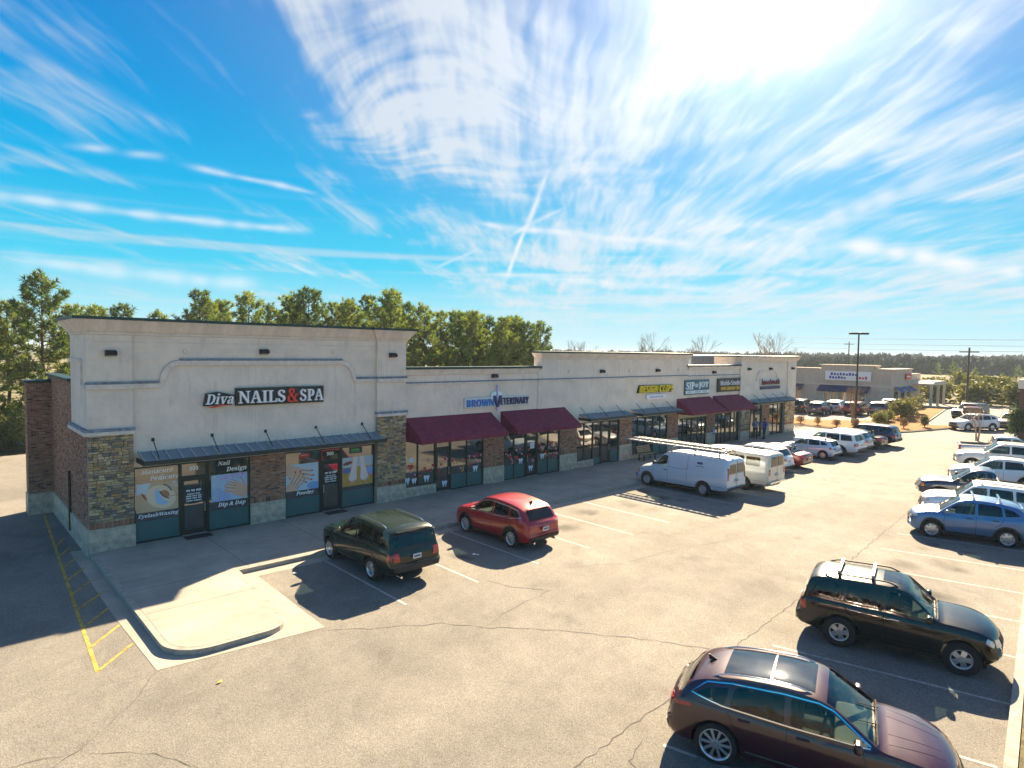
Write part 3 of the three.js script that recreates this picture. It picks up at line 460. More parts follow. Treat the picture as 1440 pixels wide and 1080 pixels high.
// hearts, teeth and animals stuck on the veterinary's windows: thin solid shapes
const thin = (s) => { const g = new THREE.ExtrudeGeometry(s, { depth: .004, bevelEnabled: false, curveSegments: 6 }); return wuv(g); };
const heartS = new THREE.Shape(); heartS.moveTo(0, -.5); heartS.bezierCurveTo(-.75, .0, -.5, .6, 0, .22); heartS.bezierCurveTo(.5, .6, .75, 0, 0, -.5);
const toothS = new THREE.Shape(); toothS.moveTo(-.42, .45); toothS.quadraticCurveTo(0, .3, .42, .45); toothS.quadraticCurveTo(.55, .1, .34, -.1); toothS.lineTo(.28, -.5); toothS.quadraticCurveTo(.1, -.5, .08, -.08); toothS.lineTo(-.08, -.08); toothS.quadraticCurveTo(-.1, -.5, -.28, -.5); toothS.lineTo(-.34, -.1); toothS.quadraticCurveTo(-.55, .1, -.42, .45);
const petS = new THREE.Shape(); petS.absellipse(0, -.2, .34, .42, 0, 7); const petH = new THREE.Shape(); petH.absellipse(-.02, .34, .26, .22, 0, 7); const earS = new THREE.Shape([[-.26, .4], [-.2, .66], [-.04, .52]].map(p => new THREE.Vector2(...p))); const earT = new THREE.Shape([[.02, .52], [.16, .66], [.22, .4]].map(p => new THREE.Vector2(...p))); const tailS = new THREE.Shape([[.28, -.4], [.5, -.3], [.52, .1], [.44, .1], [.4, -.25], [.26, -.3]].map(p => new THREE.Vector2(...p)));
const petG = join([petS, petH, earS, earT, tailS].map(thin)), heartG = thin(heartS), toothG = thin(toothS);
const SM = { red: std([.55, .03, .03], .5), pink: std([.70, .30, .42], .5), white: std([.66, .74, .80], .5), yellow: std([.75, .42, .03], .5), salmon: std([.72, .34, .26], .5) };
function stick(parent, name, g, m, x, y, s, sx = 1) { const o = part(name, g, m, parent); o.position.set(x, y, ZG + .014); o.scale.set(s * sx, s, 1); }
{
  const r = rng(77);
  const hearts = (parent, x0, x1, y0, y1, n, s0 = .13, s1 = .26) => { for (let i = 0; i < n; i++) stick(parent, 'heart_sticker', heartG, r() < .5 ? SM.red : SM.pink, lerp(x0, x1, (i + .2 + r() * .6) / n), lerp(y0, y1, r()), lerp(s0, s1, r() * r())); };
  hearts(v1, 15.3, 16.0, 1.0, 1.7, 5); stick(v1, 'heart_sticker', heartG, SM.red, 15.65, 1.6, .34); stick(v1, 'round_sticker', new THREE.CylinderGeometry(.5, .5, .004, 20).rotateX(Math.PI / 2), SM.white, 15.68, 1.93, .24, 1.5); hearts(v1, 16.15, 17.05, 1.1, 1.9, 7);
  stick(v1, 'tooth_sticker', toothG, SM.white, 15.42, .93, .38); stick(v1, 'tooth_sticker', toothG, SM.white, 15.86, .90, .30); stick(v1, 'tooth_sticker', toothG, SM.white, 16.6, .93, .36);
  hearts(vd1, 17.3, 17.9, .8, 2.0, 7); stick(vd1, 'tooth_sticker', toothG, SM.white, 17.72, .52, .34);
  hearts(v2, 18.2, 19.1, 1.15, 1.75, 4); hearts(v2, 19.25, 20.15, 1.15, 1.9, 6); stick(v2, 'heart_sticker', heartG, SM.red, 19.8, 1.75, .26); stick(v2, 'cat_sticker', petG, SM.yellow, 18.65, 1.22, .6); stick(v2, 'tooth_sticker', toothG, SM.white, 19.75, 1.06, .36);
  hearts(v3, 21.85, 22.45, 1.1, 1.8, 4); stick(v3, 'bear_sticker', petG, SM.salmon, 22.2, 1.2, .6); hearts(v3, 22.65, 23.35, 1.1, 2.0, 5); stick(v3, 'heart_sticker', heartG, SM.red, 22.75, 1.35, .28); stick(v3, 'tooth_sticker', toothG, SM.white, 23.1, 1.1, .34);
  hearts(vd2, 23.6, 24.25, .9, 1.9, 6); stick(vd2, 'tooth_sticker', toothG, SM.white, 23.9, .6, .36); hearts(v4, 24.5, 26.15, 1.05, 2.0, 18, .1, .26); stick(v4, 'tooth_sticker', toothG, SM.white, 24.85, 1.2, .36);
  stick(vd2, 'notice', box(-.5, .5, -.5, .5, 0, .004), SM.white, 24.0, 1.9, .34); 
}
// awnings, canopies ---------------------------------------------------------------------
function awning(x0, x1, label) {
  const t = thing('awning', label, 'awning', undefined, [x0, 0, 0]), w = x1 - x0, top = 4.03, low = 3.10, out = 1.40, val = 2.90, v = [], c = [];
  const quad = (a, b, cc, d) => v.push(...a, ...b, ...cc, ...a, ...cc, ...d), n = 14;
  for (let i = 0; i < n; i++) for (let j = 0; j < 6; j++) {                            // cloth sags a little between its ribs
    const P = (ii, jj) => { const u = ii / n, k = jj / 6, sag = -.022 * Math.sin(Math.PI * k) * (.5 + .5 * Math.cos(u * w * 2 * Math.PI / 1.4)); return [u * w, lerp(top, low, k) + sag, .02 + k * out]; }; quad(P(i, j), P(i, j + 1), P(i + 1, j + 1), P(i + 1, j));
  }
  quad([0, low, out + .02], [0, val, out + .02], [w, val, out + .02], [w, low, out + .02]);
  for (const x of [0, w]) { v.push(x, top, .02, x, low, out + .02, x, low, .02, x, low, .02, x, low, out + .02, x, val, out + .02, x, low, .02, x, val, out + .02, x, val, .02); }
  const g = new THREE.BufferGeometry(); g.setAttribute('position', new THREE.Float32BufferAttribute(v, 3)); g.computeVertexNormals(); part('cloth', wuv(g), M.burgundy, t);
  const f = []; for (let x = .02; x <= w; x += (w - .04) / 4) { f.push(bar(V(x, top - .09, .03), V(x, low - .07, out - .03), .014), bar(V(x, val + .02, .03), V(x, val + .02, out), .014)); } f.push(bar(V(.02, val + .02, out), V(w - .02, val + .02, out), .014)); part('frame', f, M.steel, t);
}
awning(15.26, 20.72, 'burgundy cloth awning beside the tall corner shop, left of the blue lettered sign'.replace(', left of', ' below')); awning(21.42, 26.55, 'burgundy cloth awning over the sticker covered glass door');
awning(38.72, 43.35, 'burgundy cloth awning under the white on blue cafe sign'); awning(43.85, 48.35, 'burgundy cloth awning under the black sign with yellow lettering');
function canopy(x0, x1, rods, label, y = 3.2, depth = 1.0) {
  const t = thing('metal_canopy', label, 'canopy', undefined, [x0, 0, 0]), w = x1 - x0;
  part('fascia', [box(0, w, y - .06, y + .10, depth, depth + .05, .01), box(0, .05, y - .06, y + .10, .02, depth), box(w - .05, w, y - .06, y + .10, .02, depth)], M.darkGreen, t);
  part('deck', extrudeX([[.02, y + .30], [depth, y + .04], [depth, y + .01], [.02, y + .27]], .05, w - .05), std([.16, .24, .30], .55, { metalness: .3 }), t);
  const n = Math.round(w / .42); for (let i = 0; i <= n; i++) { const x = .07 + i * (w - .14) / n; part('seam_rib', extrudeX([[.02, y + .345], [depth, y + .085], [depth, y + .04], [.02, y + .30]], x - .016, x + .016), M.seam, t); }
  for (const rx of rods) { const x = rx - x0; part('rod', [bar(V(x, y + .72, .03), V(x + .02, y + .12, depth - .25), .018), box(x - .05, x + .05, y + .66, y + .78, .0, .03)], M.darkGreen, t); }
}
M.seam = std([.42, .46, .48], .45, { metalness: .4 });
canopy(3.84, 13.62, [4.39, 6.44, 8.51, 10.70, 12.93], 'long dark green metal canopy with five rods over the nail salon'); canopy(27.85, 32.5, [28.05, 29.84, 31.59], 'dark green metal canopy beside the burgundy awning and bare wall'); canopy(33.2, 38.2, [33.77, 35.51, 37.35], 'dark green metal canopy under the yellow lettered sign'); canopy(49.3, 57.6, [50.6, 52.4, 54.2, 56.0], 'dark green metal canopy of the shop at the far end');
// lamps on the wall, and small round outlets
function wallLamp(x, y, z, label) { const t = thing('wall_lamp', label, 'lamp', 'lamps along the shop fronts', [x, y, z]); part('housing', extrudeX([[0, .12], [.16, .10], [.24, .0], [.22, -.05], [0, -.10]], -.17, .17), M.black, t); part('lens', box(-.14, .14, -.09, -.055, .02, .2), M.grey, t); }
for (const [x, y, z, l] of [[3.08, 7.05, .15, 'small black wall lamp above the corner stone pier'], [8.44, 7.15, .03, 'small black wall lamp above the sign with the red ampersand'], [14.42, 7.05, .15, 'small black wall lamp above the stone pier beside the awning']]) wallLamp(x, y, z, l);
wallLamp(20.9, 5.97, 0, 'small black wall lamp above the blue lettered sign'); wallLamp(29.98, 6.12, .04, 'small black wall lamp above the blank wall and short canopy'); wallLamp(36.1, 6.12, .04, 'small black wall lamp above the yellow lettered sign'); wallLamp(43.85, 5.9, 0, 'small black wall lamp between two dark signs'); wallLamp(49.3, 6.1, .16, 'small black wall lamp beside the black sign on the end shop'); wallLamp(53.5, 6.1, .05, 'small black wall lamp above the dark red lettered sign'); wallLamp(57.8, 6.1, .16, 'small black wall lamp on the last corner of the row');
for (const [x, y, z] of [[5.51, 7.15, .03], [11.5, 7.2, .03], [26.88, 6.15, .04], [32.9, 6.12, .04], [38.8, 6.15, .04]]) { const g = new THREE.CylinderGeometry(.07, .09, .05, 16); g.rotateX(Math.PI / 2); g.translate(x, y, z + .025); part('vent_cap', g, M.stuccoTrim, mall); }
for (const x of [5.32, 10.97]) single('door_mat', box(x, x + .95, .152, .165, .12, .62), M.black, x < 6 ? 'black door mat before the door with the dark round-bottomed sticker' : 'black door mat before the door beside the feet poster', 'mat');

// ================================================================ shop signs
function sign(label, x, y, z) { return thing('shop_sign', label, 'sign', undefined, [x, y, z]); }
{
  const K = { white: std([.80, .80, .82], .5), red: std([.72, .05, .03], .5), black: std([.012, .018, .018], .5), blue: std([.01, .17, .52], .45), navy: std([.012, .02, .10], .45), pale: std([.58, .60, .60], .6), yellow: std([.74, .56, .015], .5), lilac: std([.38, .34, .62], .5), orange: std([.80, .46, .03], .5), sea: std([.03, .11, .14], .5), ice: std([.70, .84, .86], .5), maroon: std([.16, .015, .02], .5) };
  let s = sign('white and red lettered sign on a black backing above the nail salon', 6.14, 5.04, 0);
  part('backing', [box(1.16, 4.86, -.02, .68, .02, .14, .01)], K.black, s);
  let g = letters('NAILS', 'serif_bold', .50, 1.88, .10); g.translate(1.24, .07, .14); part('letters', g, K.white, s, 'white serif letters');
  g = letters('&', 'serif_bold', .58, .45, .10); g.translate(3.22, .04, .14); part('ampersand', g, K.red, s, 'red ampersand');
  g = letters('SPA', 'serif_bold', .50, 1.05, .10); g.translate(3.76, .07, .14); part('letters', g, K.white, s, 'white serif letters');
  g = letters('Diva', 'serif_bold', .42, 1.02, .06, .22); g.translate(.02, .08, .14); part('letters', g, K.white, s, 'white slanted letters'); part('backing', [extrudeZ([[-.04, .02], [1.0, .02], [1.16, .40], [.5, .56], [.06, .50]], .03, .13)], K.black, s);
  part('swoosh', extrudeZ([[.12, -.03], [.6, .06], [1.02, .03], [.6, .01], [.3, -.06]], .14, .18), K.red, s);
  s = sign('blue lettered veterinary sign with a crest on a pale board', 18.9, 4.36, 0);
  part('board', box(-.06, 4.62, -.05, .50, .02, .10, .015), K.pale, s);
  g = letters('BROWN', 'sans_bold', .38, 1.86, .06); g.translate(.06, .02, .10); part('letters', g, K.blue, s, 'bright blue letters'); g = letters('ETERINARY', 'sans_bold', .38, 2.12, .06); g.translate(2.42, .04, .10); part('letters', g, K.navy, s, 'navy letters'); g = letters('V', 'sans_bold', .62, .60, .08); g.translate(1.86, -.06, .12); part('letters', g, K.navy, s, 'tall navy letter');
  const em = new THREE.Shape(); em.moveTo(0, -.42); em.quadraticCurveTo(-.5, .1, -.36, .42); em.quadraticCurveTo(0, .62, .36, .42); em.quadraticCurveTo(.5, .1, 0, -.42); g = extrudeZ(em, .04, .11, .01); g.translate(2.15, .28, 0); part('crest', g, K.ice, s, 'pale rounded crest'); part('staff', [bar(V(2.15, -.30, .13), V(2.15, 1.02, .13), .045, 8), bar(V(2.15, 1.02, .13), V(2.15, 1.14, .13), .06, 8)], K.lilac, s, 'lilac staff');
  s = sign('yellow slanted lettered sign with a white lozenge below', 33.85, 4.12, .04);
  part('letter_shadow', [extrudeZ([[-.12, .48], [.1, 1.02], [4.2, .98], [4.05, .46]], .02, .06)], K.black, s); g = letters('DESIGN', 'sans_bold', .48, 2.08, .12, .22); g.translate(.06, .50, .07); part('letters', g, K.yellow, s, 'yellow letters'); g = letters('CLIPS', 'sans_bold', .48, 1.72, .12, .22); g.translate(2.36, .50, .07); part('letters', g, K.yellow, s, 'yellow letters');
  part('lozenge', box(.95, 3.3, 0, .36, .02, .14, .10), K.white, s); { const q = new THREE.PlaneGeometry(1.9, .2); q.translate(2.12, .18, .1445); part('lozenge_print', q, new THREE.MeshStandardMaterial({ map: canvasTex(512, 54, (c, w, h) => { c.fillStyle = '#d9dbe0'; c.fillRect(0, 0, w, h); c.fillStyle = '#6f79ac'; let x = 40; for (const n of [9, 7, 5, 6]) { for (let i = 0; i < n; i++) { c.fillRect(x, 12 + (i * 7 % 5), 9, 30); x += 14; } x += 16; } }), roughness: .5 }), s); }
  s = sign('white lettered cafe sign on a dark blue board', 39.62, 4.30, 0);
  part('board', box(0, 3.46, -.04, 1.06, .02, .14, .02), K.sea, s); g = letters('SIP', 'serif_bold', .56, 1.12, .06); g.translate(.12, .36, .14); part('letters', g, K.ice, s); g = letters('OF', 'sans_bold', .28, .42, .06); g.translate(1.36, .50, .14); part('letters', g, K.ice, s); g = letters('JOY', 'serif_bold', .56, 1.42, .06); g.translate(1.86, .36, .14); part('letters', g, K.ice, s); part('strapline_board', box(.1, 3.38, .04, .27, .14, .17, .02), K.ice, s); { const q = []; let x = .3; for (const n of [4, 1, 6, 5]) { for (let i = 0; i < n; i++) { q.push(box(x, x + .10, .085 + (i * 3 % 2) * .01, .225, .17, .176)); x += .145; } x += .17; } part('strapline', q, std([.30, .42, .46], .5), s, 'worn small lettering', 'stuff'); }
  s = sign('black shop sign with white and yellow lettering', 44.4, 4.34, 0);
  part('board', box(0, 3.72, -.02, 1.06, .02, .14, .02), K.black, s); g = letters('World', 'sans_regular', .40, 1.35, .03); g.translate(.32, .50, .14); part('letters', g, K.white, s); g = letters('of', 'sans_regular', .22, .22, .03); g.translate(1.74, .54, .14); part('letters', g, K.white, s); g = letters('Smoke', 'sans_regular', .40, 1.50, .03); g.translate(2.06, .50, .14); part('letters', g, K.white, s); g = letters('VAPE-SMOKE-CBD', 'sans_bold', .26, 3.05, .03); g.translate(.42, .12, .14); part('letters', g, K.orange, s);
  s = sign('dark red lettered sign on the end shop', 51.6, 4.3, .05);
  part('board', box(.0, 3.9, .36, .92, .02, .10, .02), K.pale, s); { const q = []; [[0, .5], [.42, .34], [.78, .36], [1.14, .33], [1.55, .48], [2.0, .36], [2.36, .34], [2.74, .38], [3.12, .50]].forEach(([x, h], i) => { q.push(box(.18 + x, .26 + x, .42, .42 + h, .10, .17), box(.26 + x, .48 + x, .42 + h * (i % 2 ? .75 : .4), .42 + h * (i % 2 ? 1 : .62), .10, .17), box(.42 + x, .50 + x, .42, .42 + h * .7, .10, .17)); }); part('letters', q, K.maroon, s, 'dark red illegible lettering', 'stuff'); } part('lower_board', box(.05, 3.85, .0, .27, .02, .12, .02), K.navy, s);
}
// ================================================================ vehicles
function pchip(pts) {                                        // smooth curve through [x, y] points, x rising, without overshoot
  const P = [...pts].sort((a, b) => a[0] - b[0]), n = P.length, d = [], m = [];
  for (let i = 0; i < n - 1; i++) d.push((P[i + 1][1] - P[i][1]) / (P[i + 1][0] - P[i][0]));
  for (let i = 0; i < n; i++) m.push(i === 0 ? d[0] : i === n - 1 ? d[n - 2] : d[i - 1] * d[i] <= 0 ? 0 : 2 * d[i - 1] * d[i] / (d[i - 1] + d[i]));
  return (x) => { if (x <= P[0][0]) return P[0][1]; if (x >= P[n - 1][0]) return P[n - 1][1]; let i = 0; while (x > P[i + 1][0]) i++; const h = P[i + 1][0] - P[i][0], t = (x - P[i][0]) / h, t2 = t * t, t3 = t2 * t; return (2 * t3 - 3 * t2 + 1) * P[i][1] + (t3 - 2 * t2 + t) * h * m[i] + (-2 * t3 + 3 * t2) * P[i + 1][1] + (t3 - t2) * h * m[i + 1]; };
}
const CM = {
  tyre: std([.014, .014, .015], .85), rim: std([.62, .63, .65], .28, { metalness: .9 }), rimDark: std([.05, .05, .055], .4, { metalness: .7 }), steelRim: std([.36, .37, .38], .5, { metalness: .6 }),
  trim: std([.016, .016, .017], .6), chrome: std([.75, .76, .78], .12, { metalness: 1 }), lining: std([.030, .030, .032], .9), seat: std([.10, .095, .085], .85), seatTan: std([.40, .35, .27], .85), dash: std([.05, .05, .052], .8),
  glass: new THREE.MeshPhysicalMaterial({ color: rgb(.27, .35, .35), roughness: .02, transmission: 1, thickness: 0, ior: 1.5, side: THREE.DoubleSide }),
  tint: new THREE.MeshPhysicalMaterial({ color: rgb(.018, .024, .026), roughness: .03, transmission: 1, thickness: 0, ior: 1.55, side: THREE.DoubleSide }),
  darkGlass: new THREE.MeshPhysicalMaterial({ color: rgb(.008, .011, .013), roughness: .04, ior: 1.9, side: THREE.DoubleSide }),
  lamp: new THREE.MeshPhysicalMaterial({ color: rgb(.62, .64, .66), roughness: .12, clearcoat: 1, metalness: .4 }), tail: new THREE.MeshPhysicalMaterial({ color: rgb(.42, .008, .010), roughness: .15, clearcoat: 1 }), amber: std([.7, .25, .02], .3), plate: std([.62, .62, .60], .5), seam: std([.008, .008, .008], .9), plateInk: std([.05, .08, .2], .6),
};
const paint = (r, g, b, metal = .35, rough = .32) => new THREE.MeshPhysicalMaterial({ color: rgb(r, g, b), roughness: rough, metalness: metal, clearcoat: 1, clearcoatRoughness: .04, side: THREE.DoubleSide });
const csg = new Evaluator(); csg.attributes = ['position', 'normal', 'uv']; csg.useGroups = true;

// wheel along z, outer face at +z
const wheelCache = {};
function wheelParts(r, rimR, w, spokes, style) {
  const key = [r, rimR, w, spokes, style].join(); if (wheelCache[key]) return wheelCache[key];
  const h = w / 2, prof = [[rimR - .02, -h * .8], [rimR + .005, -h], [r - .045, -h], [r - .012, -h * .82], [r, -h * .5], [r, h * .5], [r - .012, h * .82], [r - .045, h], [rimR + .005, h], [rimR - .02, h * .8]];
  const tyre = new THREE.LatheGeometry(prof.map(p => new THREE.Vector2(p[0], p[1])), 32); tyre.rotateX(Math.PI / 2);
  const lip = new THREE.LatheGeometry([[rimR - .035, h * .55], [rimR - .02, h * .92], [rimR + .004, h * .96], [rimR + .004, h * .7], [rimR - .01, -h * .7], [rimR - .03, -h * .7]].map(p => new THREE.Vector2(p[0], p[1])), 32); lip.rotateX(Math.PI / 2);
  const bits = [lip, new THREE.CylinderGeometry(.065, .075, .05, 14).rotateX(Math.PI / 2).translate(0, 0, h * .75)];
  if (style === 'steel') { const disc = new THREE.LatheGeometry([[.02, h * .62], [.09, h * .7], [.12, h * .4], [rimR * .72, h * .35], [rimR - .02, h * .6]].map(p => new THREE.Vector2(p[0], p[1])), 32); disc.rotateX(Math.PI / 2); bits.push(disc); }
  else for (let i = 0; i < spokes; i++) {
    const two = style === 'double' ? [-.10, .10] : [0];
    for (const o of two) { const a = i / spokes * 2 * Math.PI + o, wd = style === 'wide' ? .060 : style === 'double' ? .020 : style === 'slim' ? .019 : .030, L = rimR - .03; const s = new THREE.Shape([[.04, -wd * .7], [L, -wd], [L, wd], [.04, wd * .7]].map(p => new THREE.Vector2(...p))); const g = new THREE.ExtrudeGeometry(s, { depth: .03, bevelEnabled: true, bevelThickness: .008, bevelSize: .006, bevelSegments: 1 }); const p = g.attributes.position; for (let k = 0; k < p.count; k++) p.setZ(k, p.getZ(k) + h * .52 - .02 * Math.hypot(p.getX(k), p.getY(k)) / rimR); g.rotateZ(a); g.computeVertexNormals(); bits.push(g); }
  }
  const back = new THREE.CylinderGeometry(rimR - .02, rimR - .02, .01, 24).rotateX(Math.PI / 2);
  return wheelCache[key] = { tyre, rim: join(bits), back };
}
// surface of a car: x forward, y up, z to its right (+z) and left (-z); mirrored in z
function carSurface(o) {
  const { L, W } = o, top = pchip(o.top), beltC = pchip(o.belt), bot = pchip(o.bot), plan = pchip(o.plan), roofW = pchip(o.roofW), crown = o.crown || .055;
  const side = pchip(o.side || [[0, .915], [.10, .965], [.28, .985], [.5, 1], [.72, .992], [.90, .972], [1, .945]]);
  const S = {}; S.top = top; S.bot = bot; S.w = (x) => plan(x) * W / 2; S.belt = (x) => Math.min(beltC(x), top(x) - .035);
  S.cr = (x) => Math.min(crown, (top(x) - S.belt(x)) * .8); S.te = (x) => top(x) - S.cr(x); S.wr = (x) => roofW(x) * S.w(x);
  S.z = (x, y) => { const b = S.belt(x), bo = bot(x), w = S.w(x), te = S.te(x); if (y <= b) return w * side(clamp((y - bo) / (b - bo))); const s = clamp((y - b) / Math.max(te - b, .001)); if (y <= te) { const a = w * .935, e = S.wr(x); return lerp(a, Math.min(e, a), s) + .018 * Math.sin(Math.PI * s) * (te - b > .2 ? 1 : 0); } const q = 1 - Math.cbrt(Math.max(0, 1 - (y - te) / Math.max(S.cr(x), 1e-4))); return Math.min(S.wr(x), w * .935) * (1 - q); };
  S.ends = (x, y, z) => {                                  // nose and tail are rounded in plan and shaped in side view
    const w = S.w(x) || 1, f = sstep(L / 2 - .9, L / 2, x), r = sstep(-L / 2 + .8, -L / 2, x), k = (z / w) ** 2; let dx = 0;
    if (f > 0) dx -= f * (o.noseBow ?? .12) * k - f * (o.noseY ? o.noseY(y) : 0);
    if (r > 0) dx += r * (o.tailBow ?? .07) * k - r * (o.tailY ? o.tailY(y) : 0);
    return x + dx;
  };
  return S;
}
function ringsToSolid(rings) {                               // rings: each a list of [x, y, z] half sections from bottom middle to top middle; mirrored and capped
  const full = rings.map(h => [...h, ...h.slice(1, -1).reverse().map(p => [p[0], p[1], -p[2]])]), n = full[0].length, v = [];
  for (let i = 0; i < full.length - 1; i++) for (let j = 0; j < n; j++) { const a = full[i][j], b = full[i + 1][j], c = full[i + 1][(j + 1) % n], d = full[i][(j + 1) % n]; v.push(...a, ...c, ...b, ...a, ...d, ...c); }
  for (const [k, flip] of [[0, 1], [full.length - 1, 0]]) { const R = full[k], h = rings[k].length, cap = []; for (let j = 0; j < h - 1; j++) { const a = R[j], b = R[j + 1], mb = j + 1 === h - 1 ? b : full[k][n - (j + 1)], ma = j === 0 ? a : full[k][n - j]; cap.push([a, b, mb], [a, mb, ma]); } for (const t of cap) { const q = flip ? t : [t[0], t[2], t[1]]; v.push(...q[0], ...q[1], ...q[2]); } }
  const g = new THREE.BufferGeometry(); g.setAttribute('position', new THREE.Float32BufferAttribute(v, 3)); return g;
}
function finish(g, crease = .6) { g.deleteAttribute('normal'); g.deleteAttribute('uv'); let m = mergeVertices(g, 1e-4); m = toCreasedNormals(m, crease); return wuv(m); }
function carBody(o, S) {
  const xs = []; const N = o.stations || 64; for (let i = 0; i <= N; i++) { const t = i / N, u = t < .5 ? .5 * (2 * t) ** 1.35 : 1 - .5 * (2 - 2 * t) ** 1.35; xs.push(-o.L / 2 + u * o.L); }
  for (const q of o.extraX || []) xs.push(q - .004, q + .004); xs.sort((a, b) => a - b);
  const rings = xs.map(x => {
    const r = [], b = S.belt(x), bo = S.bot(x), te = S.te(x), w = S.w(x), add = (y, z) => r.push([S.ends(x, y, z), y, z]);
    add(bo + .02, 0); add(bo, S.z(x, bo) * .86);
    for (const t of [0, .05, .12, .22, .35, .48, .60, .70, .78, .86, .93, 1]) { const y = lerp(bo, b, t); add(y, S.z(x, y)); }
    const a = Math.min(w * .935, S.z(x, b)); add(b + .004, a);
    for (const t of [.25, .5, .75, .93]) { const y = lerp(b + .004, te, t); add(y, Math.min(a, S.z(x, y))); }
    const wr = Math.min(S.wr(x), a); for (const q of [0, .035, .08, .16, .30, .5, .75, 1]) add(te + S.cr(x) * (1 - (1 - q) ** 3), wr * (1 - q));
    return r;
  });
  return finish(ringsToSolid(rings), o.crease || .5);
}
function cabinCavity(o, S) {
  const [x0, x1, floor] = o.cabin, rings = [];
  for (let i = 0; i <= 24; i++) { const x = lerp(x0, x1, i / 24), b = S.belt(x), t = S.top(x) - .06, te = Math.max(S.te(x) - .05, floor + .05), r = [], wi = S.w(x) - .10, a = Math.min(wi, S.w(x) * .935 - .06), wr = Math.min(a, S.wr(x) - .05);
    r.push([x, floor, 0], [x, floor, wi]); r.push([x, Math.min(b - .05, te - .03), wi * .985], [x, Math.min(b, te - .02), a], [x, te, wr], [x, Math.max(te + .002, (te + t) / 2 + .01), wr * .75], [x, Math.max(te + .004, t), 0]); rings.push(r); }
  return finish(ringsToSolid(rings), .3);
}
// outline in side view -> sheet on the car's flank
function flank(S, pts, off, sgn, dense = .16) {
  const sh = pts instanceof THREE.Shape ? pts : new THREE.Shape(pts.map(p => new THREE.Vector2(...p))); let g = new THREE.ShapeGeometry(sh, 6); g = new TessellateModifier(dense, 5).modify(g);
  const p = g.attributes.position; for (let i = 0; i < p.count; i++) { const x = p.getX(i), y = p.getY(i), z = S.z(x, y) + off; p.setXYZ(i, S.ends(x, y, z), y, sgn * z); }
  if (sgn > 0) { } else { for (let i = 0; i < p.count; i += 3) { const a = [p.getX(i), p.getY(i), p.getZ(i)]; p.setXYZ(i, p.getX(i + 1), p.getY(i + 1), p.getZ(i + 1)); p.setXYZ(i + 1, ...a); } }
  g.computeVertexNormals(); return wuv(g);
}
function roundPoly(pts, r) {
  const s = new THREE.Shape(), n = pts.length;
  for (let i = 0; i < n; i++) { const p = pts[i], a = pts[(i + n - 1) % n], b = pts[(i + 1) % n], la = Math.hypot(a[0] - p[0], a[1] - p[1]), lb = Math.hypot(b[0] - p[0], b[1] - p[1]), k = Math.min(r, la * .45, lb * .45), A = [lerp(p[0], a[0], k / la), lerp(p[1], a[1], k / la)], B = [lerp(p[0], b[0], k / lb), lerp(p[1], b[1], k / lb)]; if (i === 0) s.moveTo(...A); else s.lineTo(...A); s.quadraticCurveTo(p[0], p[1], B[0], B[1]); }
  s.closePath(); return s;
}
function glassPatch(S, x0, x1, f0, f1, off, solid) {           // windscreen or rear window: a sheet on the upper surface from x0 to x1; f: share of the width at both ends
  const nx = 14, nz = 14, P = (i, j, o2) => { const u = i / nx, e = lerp(f0, f1, u), q0 = j / nz * 2 - 1, c = 1 - .04 * q0 * q0, x = lerp(x0, x1, u), z = q0 * e * Math.min(S.wr(x), S.w(x) * .935) , q = 1 - Math.abs(z) / Math.min(S.wr(x), S.w(x) * .935), y = S.te(x) + S.cr(x) * (1 - (1 - q) ** 3); return [S.ends(x, y, z) + o2[0], y + o2[1], z]; };
  const dx = x1 - x0, dy = S.top(x1) - S.top(x0), l = Math.hypot(dx, dy), s = dx > 0 ? 1 : -1, nrm = [-dy / l * s, dx / l * s], v = [], quad = (a, b, c, d) => v.push(...a, ...b, ...c, ...a, ...c, ...d), up = (k) => [nrm[0] * k, nrm[1] * k];
  for (let i = 0; i < nx; i++) for (let j = 0; j < nz; j++) { const o2 = up(off); quad(P(i, j, o2), P(i, j + 1, o2), P(i + 1, j + 1, o2), P(i + 1, j, o2)); if (solid) { const o3 = up(-solid); quad(P(i + 1, j, o3), P(i + 1, j + 1, o3), P(i, j + 1, o3), P(i, j, o3)); } }
  if (solid) { const a = up(off), b = up(-solid); for (let i = 0; i < nx; i++) { quad(P(i, 0, b), P(i, 0, a), P(i + 1, 0, a), P(i + 1, 0, b)); quad(P(i, nz, a), P(i, nz, b), P(i + 1, nz, b), P(i + 1, nz, a)); } for (let j = 0; j < nz; j++) { quad(P(0, j, a), P(0, j, b), P(0, j + 1, b), P(0, j + 1, a)); quad(P(nx, j, b), P(nx, j, a), P(nx, j + 1, a), P(nx, j + 1, b)); } }
  const g = new THREE.BufferGeometry(); g.setAttribute('position', new THREE.Float32BufferAttribute(v, 3)); if (x1 < x0) { const p = g.attributes.position; for (let i = 0; i < p.count; i += 3) { const a = [p.getX(i), p.getY(i), p.getZ(i)]; p.setXYZ(i, p.getX(i + 1), p.getY(i + 1), p.getZ(i + 1)); p.setXYZ(i + 1, ...a); } }
  if (solid) return finish(g, .5); g.computeVertexNormals(); return wuv(g);
}
